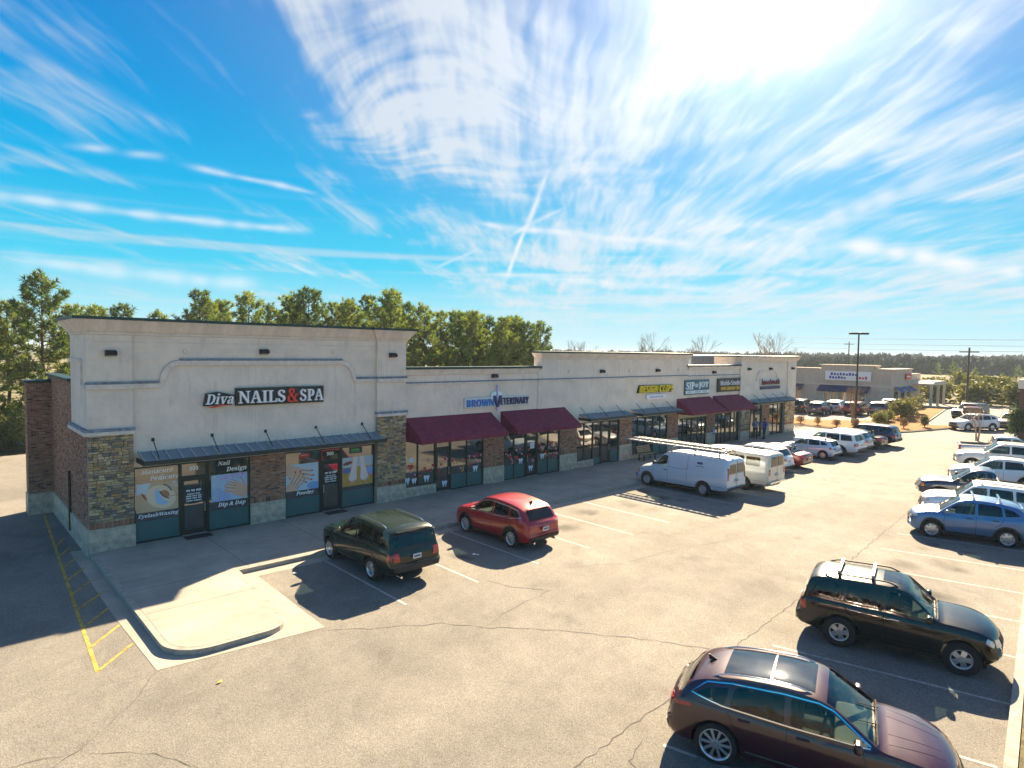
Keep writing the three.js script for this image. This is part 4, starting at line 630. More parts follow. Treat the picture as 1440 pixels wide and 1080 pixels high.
function endFace(o, S, pts, off, front) {                      // outline in (z, y) -> sheet on the nose (front) or tail
  const sh = pts instanceof THREE.Shape ? pts : new THREE.Shape(pts.map(p => new THREE.Vector2(...p))); let g = new THREE.ShapeGeometry(sh, 6); g = new TessellateModifier(.06, 7).modify(g);
  const p = g.attributes.position, X = front ? o.L / 2 : -o.L / 2; for (let i = 0; i < p.count; i++) { const z = p.getX(i), y = p.getY(i); const zz = Math.abs(z); let x = X; for (let k = 0; k < 110; k++) { if (S.z(x, clamp(y, S.bot(x), S.top(x))) >= zz && y <= S.top(x) && y >= S.bot(x) - .01) break; x += front ? -.004 : .004; } p.setXYZ(i, S.ends(x, y, z) + (front ? off : -off), y, z); }
  g.computeVertexNormals(); return wuv(g);
}
const mirrorPoly = (pts) => pts.map(([z, y]) => [-z, y]).reverse();
function makeCar(o, name, label, group) {
  const S = carSurface(o), t = thing(name, label, o.category || 'car', group), P = o.paint, xF = o.xF, xR = xF - o.wb, rW = o.tyre, track = o.W / 2 - .13, full = o.full !== false;
  // body: solid, then hollowed for cabin, windows and wheels
  let body = new Brush(carBody(o, S), P); body.updateMatrixWorld();
  const cut = (g, m = CM.lining) => { if (!g.attributes.uv) wuv(g); const b = new Brush(g, m); b.updateMatrixWorld(); body = csg.evaluate(body, b, SUBTRACTION); };
  if (full && o.cabin) cut(cabinCavity(o, S));
  for (const x of [xF, xR]) for (const s of [-1, 1]) { const r = rW + (o.archGap || .055), g = new THREE.CylinderGeometry(r, r, .36, 36); g.rotateX(Math.PI / 2); g.translate(x, rW + .01, s * (o.W / 2 - .12)); cut(wuv(g), CM.trim); }
  const sideWins = (o.windows || []).map(w => roundPoly(w.pts, w.r ?? .05));
  if (full) for (const sh of sideWins) { const g = new THREE.ExtrudeGeometry(sh, { depth: 3, bevelEnabled: false, curveSegments: 6 }); g.translate(0, 0, -1.5); cut(wuv(g), CM.trim); }
  if (full && o.windscreen) cut(glassPatch(S, ...o.windscreen, .05, .13), CM.trim);
  if (full && o.rearGlass) cut(glassPatch(S, ...o.rearGlass, .05, .13), CM.trim);
  if (o.bed) { cut(box(o.bed[0], o.bed[1], o.bed[2], 1.62, -o.bed[3], o.bed[3]), CM.trim); for (const s of [-1, 1]) part('wheel_house', box(xR - .55, xR + .55, o.bed[2] - .06, o.bed[2] + .2, s > 0 ? o.bed[3] - .24 : -o.bed[3] - .01, s > 0 ? o.bed[3] + .01 : -o.bed[3] + .24, .05), CM.trim, t); }
  { // split by material
    const g = body.geometry, mats = Array.isArray(body.material) ? body.material : [body.material], by = new Map(), gi = g.index, pick = (a, st, ct, n) => { const out = new Float32Array(ct * n); for (let k = 0; k < ct; k++) { const id = gi ? gi.getX(st + k) : st + k; for (let c = 0; c < n; c++) out[k * n + c] = a.array[id * n + c]; } return out; };
    const groups = g.groups.length ? g.groups : [{ start: 0, count: gi ? gi.count : g.attributes.position.count, materialIndex: 0 }];
    for (const gr of groups) { const m = mats[gr.materialIndex] || P; if (!by.has(m)) by.set(m, []); const q = new THREE.BufferGeometry(); q.setAttribute('position', new THREE.BufferAttribute(pick(g.attributes.position, gr.start, gr.count, 3), 3)); q.setAttribute('normal', new THREE.BufferAttribute(pick(g.attributes.normal, gr.start, gr.count, 3), 3)); q.setAttribute('uv', new THREE.BufferAttribute(pick(g.attributes.uv, gr.start, gr.count, 2), 2)); by.get(m).push(q); }
    for (const [m, list] of by) part(m === P ? 'body' : m === CM.lining ? 'cabin_lining' : 'opening_edge', list.length > 1 ? mergeGeometries(list) : list[0], m, t);
  }
  // glass
  const off = full ? -.012 : .004;
  (o.windows || []).forEach((w, i) => { for (const s of [-1, 1]) part('side_window', flank(S, sideWins[i], off, s), full ? (w.tint ? CM.tint : CM.glass) : CM.darkGlass, t); });
  if (o.chromeLine) for (const s of [-1, 1]) { const L = o.chromeLine; part('chrome_strip', flank(S, ribbon(L, .022), .006, s, .2), o.chromeMat || CM.chrome, t); }
  if (o.windscreen) part('windscreen', glassPatch(S, ...o.windscreen, full ? -.012 : .004), full ? CM.glass : CM.darkGlass, t);
  if (o.rearGlass) part('rear_window', glassPatch(S, ...o.rearGlass, full ? -.012 : .004), full ? CM.tint : CM.darkGlass, t);
  // seams, handles, mirrors
  for (const ln of o.seams || []) for (const s of [-1, 1]) part('door_seam', flank(S, ribbon(ln, .012), .0025, s, .12), CM.seam, t);
  for (const [x, y] of o.handles || []) for (const s of [-1, 1]) { const g = new RoundedBoxGeometry(.21, .035, .04, 1, .012); g.translate(x, y, s * (S.z(x, y) + .018)); part('door_handle', g, o.handleMat || P, t); }
  if (o.mirror) for (const s of [-1, 1]) { const [x, y] = o.mirror, g = new RoundedBoxGeometry(.13, .17, .23, 2, .05); g.translate(x, y, s * (S.w(x) * .95 + .12)); const m = part('wing_mirror', [g, box(x - .03, x + .03, y - .06, y, s > 0 ? S.w(x) * .84 : -S.w(x) * .95 - .05, s > 0 ? S.w(x) * .95 + .05 : -S.w(x) * .84)], o.mirrorMat || P, t); const q = new THREE.PlaneGeometry(.19, .13); q.rotateY(-Math.PI / 2); q.translate(x - .068, y + .005, s * (S.w(x) * .95 + .12)); part('mirror_glass', q, CM.chrome, m); }
  // wheels
  const wp = wheelParts(rW, o.rim, .235, o.spokes || 5, o.rimStyle || 'plain');
  for (const x of [xF, xR]) for (const s of [-1, 1]) { const wg = new THREE.Group(); wg.name = 'wheel'; wg.position.set(x, rW, s * track); if (s < 0) wg.rotation.y = Math.PI; t.add(wg); part('tyre', wp.tyre, CM.tyre, wg); part('rim', wp.rim, o.rimMat || CM.rim, wg); part('brake_disc', wp.back, CM.rimDark, wg); }
  if (o.flare) for (const x of [xF, xR]) for (const s of [-1, 1]) { const r = rW + (o.archGap || .055), pts = []; for (let i = 0; i <= 16; i++) { const a = lerp(-.12, Math.PI + .12, i / 16); pts.push([x + Math.cos(a) * (r + .03), rW + .01 + Math.sin(a) * (r + .03)]); } part('wheel_arch', flank(S, ribbon(pts, .075), .012, s, .12), o.flareMat || CM.trim, t); }
  if (o.cladding) for (const s of [-1, 1]) part('sill_cladding', flank(S, [[xR + rW + .09, o.cladding[0]], [xF - rW - .09, o.cladding[0]], [xF - rW - .09, o.cladding[1]], [xR + rW + .09, o.cladding[1]]], .008, s, .2), CM.trim, t);
  // nose and tail
  for (const [nm, front, pts, mat, both, d] of o.faces || []) { part(nm, endFace(o, S, roundPoly(pts, .03), d ?? .008, front), mat, t); if (both) part(nm, endFace(o, S, roundPoly(mirrorPoly(pts), .03), d ?? .008, front), mat, t); }
  for (const [nm, pts, mat] of o.sideBits || []) for (const s of [-1, 1]) part(nm, flank(S, roundPoly(pts, .03), .007, s, .1), mat, t);
  for (const front of o.frontPlate ? [true, false] : [false]) { const y = front ? .5 : o.plateY || .8, X = front ? S.ends(o.L / 2, y, 0) + .012 : S.ends(-o.L / 2, y, 0) - .012; let xx = X; if (!front) { let x = -o.L / 2; while (S.top(x) < y && x < 0) x += .01; xx = S.ends(x, y, 0) - .014; } const pl = part('number_plate', box(xx - .006, xx + .006, y - .075, y + .075, -.155, .155, .004), CM.plate, t); part('plate_print', box(xx + (front ? .006 : -.0085), xx + (front ? .0085 : -.006), y - .03, y + .03, -.12, .12), CM.plateInk, pl); }
  // roof
  if (o.rails) for (const s of [-1, 1]) { const [a, b, fr] = o.rails, pts = []; for (let i = 0; i <= 8; i++) { const x = lerp(a, b, i / 8), z = fr * S.wr(x), q = 1 - fr, y = S.te(x) + S.cr(x) * (1 - (1 - q) ** 3); pts.push(V(x, y + (i === 0 || i === 8 ? .0 : o.railH || .06), s * z)); } part('roof_rail', new THREE.TubeGeometry(new THREE.CatmullRomCurve3(pts), 24, o.railR || .02, 6), o.railMat || CM.trim, t); }
  for (const x of o.crossBars || []) { const z = .80 * S.wr(x), y = S.top(x) + (o.barH || .075); part('cross_bar', [box(x - .035, x + .035, y, y + .025, -z, z, .01), box(x - .03, x + .03, y - .09, y, z - .06, z), box(x - .03, x + .03, y - .09, y, -z, -z + .06)], o.barMat || CM.trim, t); }
  if (o.sunroof) { const [a, b, f, split] = o.sunroof; for (const [u, v] of split ? [[a, split - .015], [split + .015, b]] : [[a, b]]) part('sunroof', glassPatch(S, u, v, f, f, .004), CM.darkGlass, t); }
  if (o.fin) { const x = o.fin, g = extrudeZ([[x + .12, S.top(x) - .01], [x - .08, S.top(x) + .09], [x - .11, S.top(x) + .085], [x - .09, S.top(x) - .01]], -.02, .02, .008); part('roof_fin', g, CM.trim, t); }
  if (o.spoiler) { const [x, d] = o.spoiler, w = S.wr(x) * .74, y = S.top(x) - .018; part('spoiler', box(x - d, x + .05, y - .035, y - .008, -w, w, .012), P, t); const st = box(x - d - .004, x - d, y - .04, y - .022, -.16, .16); part('brake_light', st, CM.tail, t); }
  if (o.wipers && o.windscreen) for (const zz of [-.45, .15]) { const x0 = o.windscreen[0] + .05, x1 = o.windscreen[0] - .28; part('wiper', [bar(V(x0, S.top(x0) + .02, zz), V(x1, S.top(x1) + .015, zz + .42), .009, 5)], CM.trim, t); }
  if (o.exhaust) for (const s of o.exhaust) part('exhaust_pipe', bar(V(-o.L / 2 + .25, .30, s * .55), V(-o.L / 2 + .02, .30, s * .55), .04, 10), CM.chrome, t);
  part('underbody', box(xR - .5, xF + .5, .17, .32, -o.W * .33, o.W * .33, .03), CM.trim, t);
  // cabin
  if (full && o.cabin) {
    const [c0, c1, fl] = o.cabin, sm = o.seatMat || CM.seat, dx = o.dashX ?? c1 - .35, by = S.belt(dx);
    part('dashboard', [box(dx - .1, c1 - .04, fl, by - .02, -S.w(dx) + .14, S.w(dx) - .14, .05)], o.dashMat || CM.dash, t);
    const st = new THREE.TorusGeometry(.18, .018, 8, 22); st.rotateY(Math.PI / 2); st.rotateZ(.4); st.translate(dx - .32, by - .02, -.37); part('steering_wheel', [st, bar(V(dx - .1, by - .1, -.37), V(dx - .32, by - .02, -.37), .03)], CM.trim, t);
    const seat = (x, z, w) => part('seat', [box(x - .28, x + .26, fl, fl + .30, z - w / 2, z + w / 2, .07), (() => { const g = new RoundedBoxGeometry(.16, .62, w, 2, .06); g.rotateZ(.22); g.translate(x - .33, fl + .56, z); return g; })(), (() => { const g = new RoundedBoxGeometry(.1, .18, .26, 2, .04); g.rotateZ(.2); g.translate(x - .42, fl + .95, z); return g; })()], sm, t);
    for (const x of o.seatRows || [dx - .75]) { seat(x, -.37, .5); seat(x, .37, .5); }
  }
  for (const [a, b, z] of o.hoodLines || []) for (const s of [-1, 1]) { const pts = [0, .25, .5, .75, 1].map(u => { const x = lerp(a, b, u), zz = z * lerp(1.15, .8, u), q = 1 - zz / S.wr(x), y = S.te(x) + S.cr(x) * (1 - (1 - q) ** 3); return V(S.ends(x, y, zz), y - .002, s * zz); }); part('bonnet_crease', new THREE.TubeGeometry(new THREE.CatmullRomCurve3(pts), 12, .006, 6), P, t); }
  return t;
}
// ---------------------------------------------------------------- shapes of the kinds of vehicle (metres, nose at +x)
const sc = (pts, k) => pts.map(p => [p[0] * k[0], p[1] * k[1]]);
function crossover(v) {                                         // smooth five-door: L 4.6, W 1.86, H 1.66 before scaling
  const k = [(v.L || 4.6) / 4.6, (v.H || 1.66) / 1.66], W = v.W || 1.86, T = (a) => sc(a, k);
  const sl = v.slope ?? 0;                                      // how far the roof falls to the back
  return { L: 4.6 * k[0], W, xF: 1.36 * k[0], wb: v.wb || 2.68, tyre: v.tyre || .355, rim: v.rim || .245, spokes: v.spokes || 10, rimStyle: v.rimStyle || 'plain', paint: v.paint,
    top: T([[-2.3, .86], [-2.27, .98], [-2.17, 1.08 - sl * .3], [-1.93, 1.40 - sl * .6], [-1.78, 1.52 - sl * .8], [-1.4, 1.60 - sl * .5], [-.8, 1.645 - sl * .1], [-.3, 1.66], [.1, 1.635], [.32, 1.585], [.62, 1.42], [1.02, 1.145], [1.12, 1.085], [1.35, 1.06], [1.75, 1.01], [2.05, .93], [2.2, .84], [2.3, .68]]),
    belt: T([[-2.3, .82], [-2.1, 1.05], [-1.6, 1.07], [-.4, 1.01], [.8, .96], [1.2, .97], [2.0, .84], [2.3, .6]]), bot: T([[-2.3, .44], [-2.15, .33], [-1.8, .27], [-1, .23], [1, .22], [1.9, .22], [2.15, .26], [2.3, .34]]),
    plan: T([[-2.3, .80], [-2.24, .89], [-2.1, .95], [-1.7, .99], [-1, 1], [1.2, 1], [1.75, .985], [2.05, .94], [2.2, .87], [2.3, .76]]).map(p => [p[0], p[1] / k[1]]), roofW: T([[-2.3, .93], [-2.1, .86], [-1.8, .77], [-.5, .755], [.3, .76], [1.05, .86], [1.3, .90], [2.3, .9]]).map(p => [p[0], p[1] / k[1]]),
    cabin: [-1.95 * k[0], 1.0 * k[0], .42], windscreen: [1.06 * k[0], .33 * k[0], .95, .95], rearGlass: [-2.14 * k[0], -1.86 * k[0], .84, .86],
    windows: [{ pts: T([[.98, 1.05], [.82, 1.05], [-.20, 1.075], [-.20, 1.50], [.20, 1.49], [.40, 1.43]]) }, { pts: T([[-.30, 1.08], [-1.18, 1.12], [-1.10, 1.46 - sl * .3], [-.95, 1.495 - sl * .2], [-.30, 1.505]]), tint: true }, { pts: T([[-1.26, 1.13], [-1.78, 1.21], [-1.55, 1.38 - sl * .5], [-1.20, 1.455 - sl * .4]]), tint: true }],
    seams: [T([[.86, 1.0], [.92, .75], [.86, .34]]), T([[-.25, 1.04], [-.24, .35]]), T([[-1.22, 1.08], [-1.12, .85], [-.9, .70]]), T([[-.9, .345], [.86, .335]])], handles: T([[.0, .92], [-.92, .96]]), mirror: T([[.80, 1.09]])[0], wipers: true, cladding: v.cladding, flare: v.flare,
    faces: [['grille', true, T([[-.42, .52], [.42, .52], [.46, .74], [-.46, .74]]), CM.trim, false, .010], ['lower_grille', true, T([[-.6, .33], [.6, .33], [.55, .46], [-.55, .46]]), CM.trim], ['headlight', true, T([[.50, .66], [.76, .70], [.78, .82], [.55, .77]]), CM.lamp, true, .014], ['tail_light', false, T([[.42, .84], [.76, .80], [.76, .98], [.42, .95]]), CM.tail, true, .016], ['rear_bumper', false, T([[-.76, .36], [.76, .36], [.80, .52], [-.80, .52]]), CM.trim, false, .012]],
    sideBits: [['headlight', T([[2.0, .80], [2.22, .70], [2.22, .79], [2.02, .89]]), CM.lamp], ['tail_light', T([[-1.95, .90], [-2.27, .84], [-2.27, .97], [-2.0, 1.03]]), CM.tail]],
    rails: v.rails ? [-1.5 * k[0], .1 * k[0], .86] : null, railMat: v.railMat, railR: .014, railH: .035, spoiler: [-1.80 * k[0], .09], plateY: .76 * k[1], seatRows: [.15, -.85], dashX: .55 * k[0], tailY: (y) => y < .62 ? .05 : 0, ...v.more };
}
function boxySUV(v) {                                           // upright five-door: L 4.8, W 1.92, H 1.78 before scaling
  const k = [(v.L || 4.8) / 4.8, (v.H || 1.78) / 1.78], W = v.W || 1.92, T = (a) => sc(a, k), U = (a) => a.map(p => [p[0] * k[0], p[1]]);
  return { L: 4.8 * k[0], W, xF: (v.xF || 1.50) * k[0], wb: v.wb || 2.79, tyre: v.tyre || .385, rim: v.rim || .235, spokes: v.spokes || 6, rimStyle: v.rimStyle || 'wide', paint: v.paint, archGap: .075,
    top: T([[-2.4, .95], [-2.38, 1.04], [-2.30, 1.16], [-2.16, 1.56], [-2.08, 1.66], [-1.8, 1.735], [-1.2, 1.765], [-.4, 1.78], [.05, 1.765], [.28, 1.71], [.55, 1.52], [.90, 1.235], [1.0, 1.175], [1.3, 1.165], [1.8, 1.13], [2.1, 1.07], [2.28, .98], [2.4, .78]]),
    belt: T([[-2.4, .92], [-2.2, 1.13], [-1.4, 1.13], [-.2, 1.10], [.9, 1.06], [1.1, 1.06], [2.1, .96], [2.4, .72]]), bot: T([[-2.4, .50], [-2.25, .42], [-1.8, .36], [-1, .32], [1, .32], [1.9, .34], [2.2, .38], [2.4, .46]]),
    plan: U([[-2.4, .86], [-2.34, .93], [-2.2, .97], [-1.8, 1], [1.4, 1], [1.9, .985], [2.15, .95], [2.3, .88], [2.4, .78]]), roofW: U([[-2.4, .94], [-2.2, .86], [-2.0, .80], [-.5, .79], [.3, .79], [.95, .87], [1.2, .90], [2.4, .9]]),
    cabin: [-2.2 * k[0], .9 * k[0], .5], windscreen: [.94 * k[0], .30 * k[0], .95, .95], rearGlass: [-2.28 * k[0], -2.13 * k[0], .86, .90],
    windows: [{ pts: T([[.88, 1.15], [.78, 1.145], [-.20, 1.17], [-.20, 1.61], [.14, 1.605], [.34, 1.56]]) }, { pts: T([[-.30, 1.17], [-1.18, 1.19], [-1.14, 1.60], [-.30, 1.615]]), tint: true }, { pts: T([[-1.28, 1.19], [-2.05, 1.21], [-1.92, 1.57], [-1.25, 1.60]]), tint: true }],
    seams: [T([[.84, 1.1], [.90, .85], [.86, .44]]), T([[-.25, 1.13], [-.24, .44]]), T([[-1.23, 1.15], [-1.14, .98], [-.95, .82]]), T([[-.9, .44], [.86, .44]])], handles: T([[.0, 1.0], [-.95, 1.02]]), mirror: T([[.78, 1.20]])[0], wipers: true, flare: v.flare, cladding: v.cladding,
    faces: [['grille', true, T([[-.45, .66], [.45, .66], [.48, .90], [-.48, .90]]), CM.trim, false, .012], ['lower_grille', true, T([[-.62, .47], [.62, .47], [.58, .58], [-.58, .58]]), CM.trim], ['headlight', true, T([[.52, .74], [.80, .76], [.82, .93], [.55, .91]]), CM.lamp, true, .014], ['tail_light', false, T([[.60, .80], [.82, .80], [.82, 1.06], [.64, 1.06]]), CM.tail, true, .018], ['rear_bumper', false, T([[-.82, .46], [.82, .46], [.86, .66], [-.86, .66]]), CM.trim, false, .02]],
    sideBits: [['headlight', T([[2.12, .86], [2.33, .76], [2.33, .88], [2.14, .97]]), CM.lamp], ['tail_light', T([[-2.2, .82], [-2.38, .82], [-2.37, 1.06], [-2.24, 1.06]]), CM.tail]],
    rails: v.rails ? [-1.75 * k[0], .05 * k[0], .88] : null, railMat: v.railMat, railR: .02, railH: .06, plateY: .88 * k[1], seatRows: [.1, -.85], dashX: .50 * k[0], noseBow: .16, tailBow: .05, tailY: (y) => y < .70 ? .07 : 0, ...v.more };
}
function sedan(v) {                                             // L 4.8, W 1.83, H 1.45
  const k = [(v.L || 4.8) / 4.8, (v.H || 1.45) / 1.45], W = v.W || 1.83, T = (a) => sc(a, k), U = (a) => a.map(p => [p[0] * k[0], p[1]]);
  return { L: 4.8 * k[0], W, xF: 1.45 * k[0], wb: v.wb || 2.78, tyre: .335, rim: .23, spokes: 10, paint: v.paint, crown: .045,
    top: T([[-2.4, .80], [-2.36, .95], [-2.2, 1.02], [-1.85, 1.04], [-1.7, 1.07], [-1.35, 1.22], [-.9, 1.38], [-.4, 1.445], [0, 1.45], [.25, 1.41], [.6, 1.24], [1.05, .99], [1.2, .95], [1.6, .90], [2.05, .80], [2.25, .70], [2.4, .56]]),
    belt: T([[-2.4, .76], [-2.1, .93], [-1.2, .95], [.9, .88], [1.3, .86], [2.1, .70], [2.4, .5]]), bot: T([[-2.4, .40], [-2.2, .28], [-1.5, .21], [1.5, .19], [2.15, .21], [2.4, .30]]), plan: U([[-2.4, .80], [-2.3, .90], [-2.0, .97], [-1, 1], [1.2, 1], [1.9, .97], [2.2, .89], [2.4, .74]]), roofW: U([[-2.4, .9], [-1.7, .88], [-1.2, .78], [-.3, .73], [.2, .74], [1.0, .86], [1.3, .9], [2.4, .9]]),
    cabin: [-1.5 * k[0], 1.0 * k[0], .36], windscreen: [1.02 * k[0], .27 * k[0], .95, .95], rearGlass: [-1.66 * k[0], -.98 * k[0], .90, .92],
    windows: [{ pts: T([[.88, .95], [-.18, .985], [-.18, 1.31], [.16, 1.30], [.36, 1.23]]) }, { pts: T([[-.27, .99], [-1.12, 1.02], [-.95, 1.20], [-.7, 1.285], [-.27, 1.315]]), tint: true }], seams: [T([[.84, .9], [.88, .7], [.84, .3]]), T([[-.22, .95], [-.22, .3]]), T([[-1.12, .96], [-1.0, .75], [-.85, .6]])], handles: T([[0, .82], [-.92, .85]]), mirror: T([[.72, .98]])[0],
    faces: [['grille', true, T([[-.45, .36], [.45, .36], [.48, .60], [-.48, .60]]), CM.trim], ['headlight', true, T([[.5, .58], [.76, .62], [.76, .72], [.52, .66]]), CM.lamp, true], ['tail_light', false, T([[.30, .74], [.74, .72], [.74, .92], [.34, .88]]), CM.tail, true, .016], ['rear_bumper', false, T([[-.7, .30], [.7, .30], [.72, .42], [-.72, .42]]), CM.trim]],
    sideBits: [['headlight', T([[2.05, .68], [2.3, .60], [2.3, .68], [2.06, .75]]), CM.lamp], ['tail_light', T([[-2.1, .80], [-2.36, .76], [-2.35, .93], [-2.12, .93]]), CM.tail]], plateY: .62, seatRows: [.05, -.9], dashX: .55 * k[0], ...v.more };
}
function pickup(v) {                                            // L 5.7, W 2.0, H 1.88
  const k = [(v.L || 5.7) / 5.7, (v.H || 1.88) / 1.88], W = v.W || 2.0, T = (a) => sc(a, k), U = (a) => a.map(p => [p[0] * k[0], p[1]]), cb = v.cabBack ?? -.72;
  return { L: 5.7 * k[0], W, xF: 1.85 * k[0], wb: v.wb || 3.55, tyre: .40, rim: .235, spokes: 6, rimStyle: 'wide', paint: v.paint, archGap: .08, category: 'pickup', extraX: [cb * k[0] - .02, cb * k[0] + .10],
    top: T([[-2.85, 1.10], [-2.8, 1.19], [cb - .10, 1.21], [cb - .06, 1.22], [cb + .0, 1.45], [cb + .12, 1.80], [cb + .3, 1.86], [.1, 1.88], [.42, 1.85], [.62, 1.76], [.95, 1.50], [1.28, 1.27], [1.4, 1.22], [2.0, 1.20], [2.5, 1.14], [2.7, 1.05], [2.85, .80]]), belt: T([[-2.85, 1.06], [cb, 1.17], [1.2, 1.13], [2.5, 1.04], [2.85, .74]]), bot: T([[-2.85, .60], [-2.5, .52], [-1, .42], [1.2, .42], [2.5, .45], [2.85, .52]]),
    plan: U([[-2.85, .94], [-2.8, .97], [-2.4, .99], [2.0, 1], [2.4, .975], [2.7, .92], [2.85, .82]]), roofW: U([[-2.85, .94], [cb - .06, .93], [cb + .12, .83], [.5, .83], [1.3, .9], [2.85, .9]]),
    cabin: [(cb + .12) * k[0], 1.25 * k[0], .55], windscreen: [1.32 * k[0], .60 * k[0], .95, .95], rearGlass: [(cb - .02) * k[0], (cb + .105) * k[0], .80, .84], windows: v.crew ? [{ pts: T([[1.2, 1.24], [.2, 1.24], [.2, 1.70], [.5, 1.70], [.7, 1.62]]) }, { pts: T([[.1, 1.24], [cb + .18, 1.26], [cb + .26, 1.70], [.1, 1.71]]), tint: true }] : [{ pts: T([[1.2, 1.24], [.05, 1.24], [.05, 1.70], [.5, 1.70], [.7, 1.62]]) }, { pts: T([[-.05, 1.24], [cb + .16, 1.26], [cb + .24, 1.69], [-.05, 1.71]]), tint: true }],
    bed: [-2.74 * k[0], (cb - .14) * k[0], .78, W / 2 - .14], seams: [T([[1.15, 1.15], [1.2, .85], [1.16, .5]]), T([[.12, 1.18], [.12, .5]]), T([[cb - .05, 1.15], [cb - .05, .5]])], handles: T([[.25, 1.04]]), mirror: T([[1.1, 1.30]])[0], mirrorMat: CM.trim,
    faces: [['grille', true, T([[-.55, .72], [.55, .72], [.55, .98], [-.55, .98]]), CM.trim], ['front_bumper', true, T([[-.88, .54], [.88, .54], [.88, .70], [-.88, .70]]), CM.chrome, false, .04], ['headlight', true, T([[.58, .76], [.84, .76], [.84, .98], [.60, .98]]), CM.lamp, true], ['tail_light', false, T([[.78, .78], [.92, .78], [.92, 1.10], [.78, 1.10]]), CM.tail, true, .016], ['rear_bumper', false, T([[-.9, .60], [.9, .60], [.9, .74], [-.9, .74]]), CM.chrome, false, .05]], sideBits: [['tail_light', T([[-2.70, .80], [-2.84, .80], [-2.84, 1.12], [-2.70, 1.12]]), CM.tail], ['marker_light', T([[2.55, .80], [2.72, .80], [2.70, .95], [2.56, .98]]), CM.amber]], plateY: .68, seatRows: [.55], dashX: .95 * k[0], noseBow: .10, tailBow: .01, ...v.more };
}
function van(v) {                                               // full-size van
  const k = [(v.L || 5.7) / 5.7, (v.H || 2.1) / 2.1], W = v.W || 2.0, T = (a) => sc(a, k), U = (a) => a.map(p => [p[0] * k[0], p[1]]);
  return { L: 5.7 * k[0], W, xF: v.xF || 1.92 * k[0], wb: v.wb || 3.43, tyre: .38, rim: .22, rimStyle: v.rimStyle || 'steel', rimMat: CM.steelRim, spokes: 6, paint: v.paint, category: 'van', archGap: .07, crown: .09,
    top: T([[-2.85, 1.90], [-2.82, 1.98], [-2.7, 2.06], [-2.2, 2.095], [0, 2.10], [.6, 2.08], [.85, 2.02], [1.2, 1.72], [1.62, 1.34], [1.72, 1.28], [2.0, 1.22], [2.5, 1.08], [2.72, .96], [2.85, .72]]), belt: T([[-2.85, 1.22], [0, 1.22], [1.0, 1.20], [1.7, 1.15], [2.4, .98], [2.85, .66]]), bot: T([[-2.85, .50], [-2.5, .44], [-1, .40], [1.5, .38], [2.4, .36], [2.85, .42]]),
    plan: U([[-2.85, .95], [-2.8, .975], [-2.5, .99], [1.4, 1], [2.0, .98], [2.5, .93], [2.72, .86], [2.85, .78]]), roofW: U([[-2.85, .80], [-2.4, .80], [.6, .78], [1.2, .82], [1.7, .88], [2.85, .88]]), side: [[0, .93], [.12, .97], [.4, 1], [.75, .995], [1, .97]],
    cabin: [-2.6 * k[0], 1.55 * k[0], .6], windscreen: [1.66 * k[0], .86 * k[0], .95, .94], windows: [{ pts: T([[1.42, 1.30], [.70, 1.30], [.66, 1.83], [.92, 1.83], [1.10, 1.72]]) }, ...(v.sideGlass ? v.sideGlass.map(([a, b]) => ({ pts: T([[a, 1.36], [b, 1.36], [b, 1.84], [a, 1.84]]), tint: true, r: .06 })) : [])],
    seams: [T([[1.50, 1.2], [1.52, .8], [1.44, .5]]), T([[.60, 1.95], [.60, .48]]), ...(v.cargo ? [T([[-.55, 1.95], [-.55, .46]]), T([[.6, 1.25], [-.55, 1.25]])] : []), T([[-2.6, .62], [-1.2, .60]])], handles: T([[.72, 1.08]]), handleMat: CM.trim, mirror: T([[1.40, 1.38]])[0], mirrorMat: CM.trim,
    faces: [['grille', true, T([[-.55, .66], [.55, .66], [.58, .90], [-.58, .90]]), CM.trim], ['headlight', true, T([[.60, .70], [.82, .72], [.82, .92], [.62, .90]]), CM.lamp, true], ['front_bumper', true, T([[-.80, .42], [.80, .42], [.84, .60], [-.84, .60]]), CM.trim, false, .03], ['tail_light', false, T([[.80, 1.0], [.93, 1.0], [.86, 1.62], [.77, 1.62]]), CM.tail, true, .016], ['rear_window', false, T([[.08, 1.30], [.74, 1.30], [.70, 1.78], [.08, 1.78]]), CM.darkGlass, true], ['rear_bumper', false, T([[-.92, .48], [.92, .48], [.92, .62], [-.92, .62]]), v.bumper || CM.trim, false, .07], ['rear_door_seam', false, T([[-.012, .62], [.012, .62], [.012, 1.98], [-.012, 1.98]]), CM.seam]],
    sideBits: [['marker_light', T([[2.5, .72], [2.70, .70], [2.70, .86], [2.52, .92]]), CM.amber]], plateY: .95, seatRows: [.75], dashX: 1.2 * k[0], noseBow: .10, tailBow: .02, ...v.more };
}
// ---------------------------------------------------------------- the cars in the lot
const PT = { black: Object.assign(paint(.003, .006, .006, 0, .25), { specularIntensity: .5, clearcoat: .7 }), forest: Object.assign(paint(.003, .014, .007, 0, .25), { specularIntensity: .5, clearcoat: .7 }), red: paint(.33, .002, .008, .1, .3), plum: paint(.034, .004, .012, .25, .28), white: paint(.70, .71, .72, .0, .4), pearl: paint(.72, .70, .66, .0, .4), silver: paint(.42, .44, .46, .7, .35), blue: paint(.075, .17, .34, .6, .34), navy: paint(.010, .022, .060, .4, .3), cream: paint(.60, .55, .46, .0, .4), darkRed: paint(.13, .008, .012, .35), violet: paint(.016, .016, .05, .4, .28), tan: paint(.40, .35, .27, .4, .35), grey: paint(.12, .125, .13, .6, .35), iceBlue: paint(.50, .60, .70, .2, .38) };
const faceIn = Math.PI / 2, faceOut = -Math.PI / 2;              // nose to the shops (-z) or to the right-hand kerb (+z)
const put = (t, x, z, turn) => { t.position.set(x, 0, z); t.rotation.y = turn; return t; };
const G1 = 'cars parked along the shop pavement', G2 = 'cars parked along the far kerb';
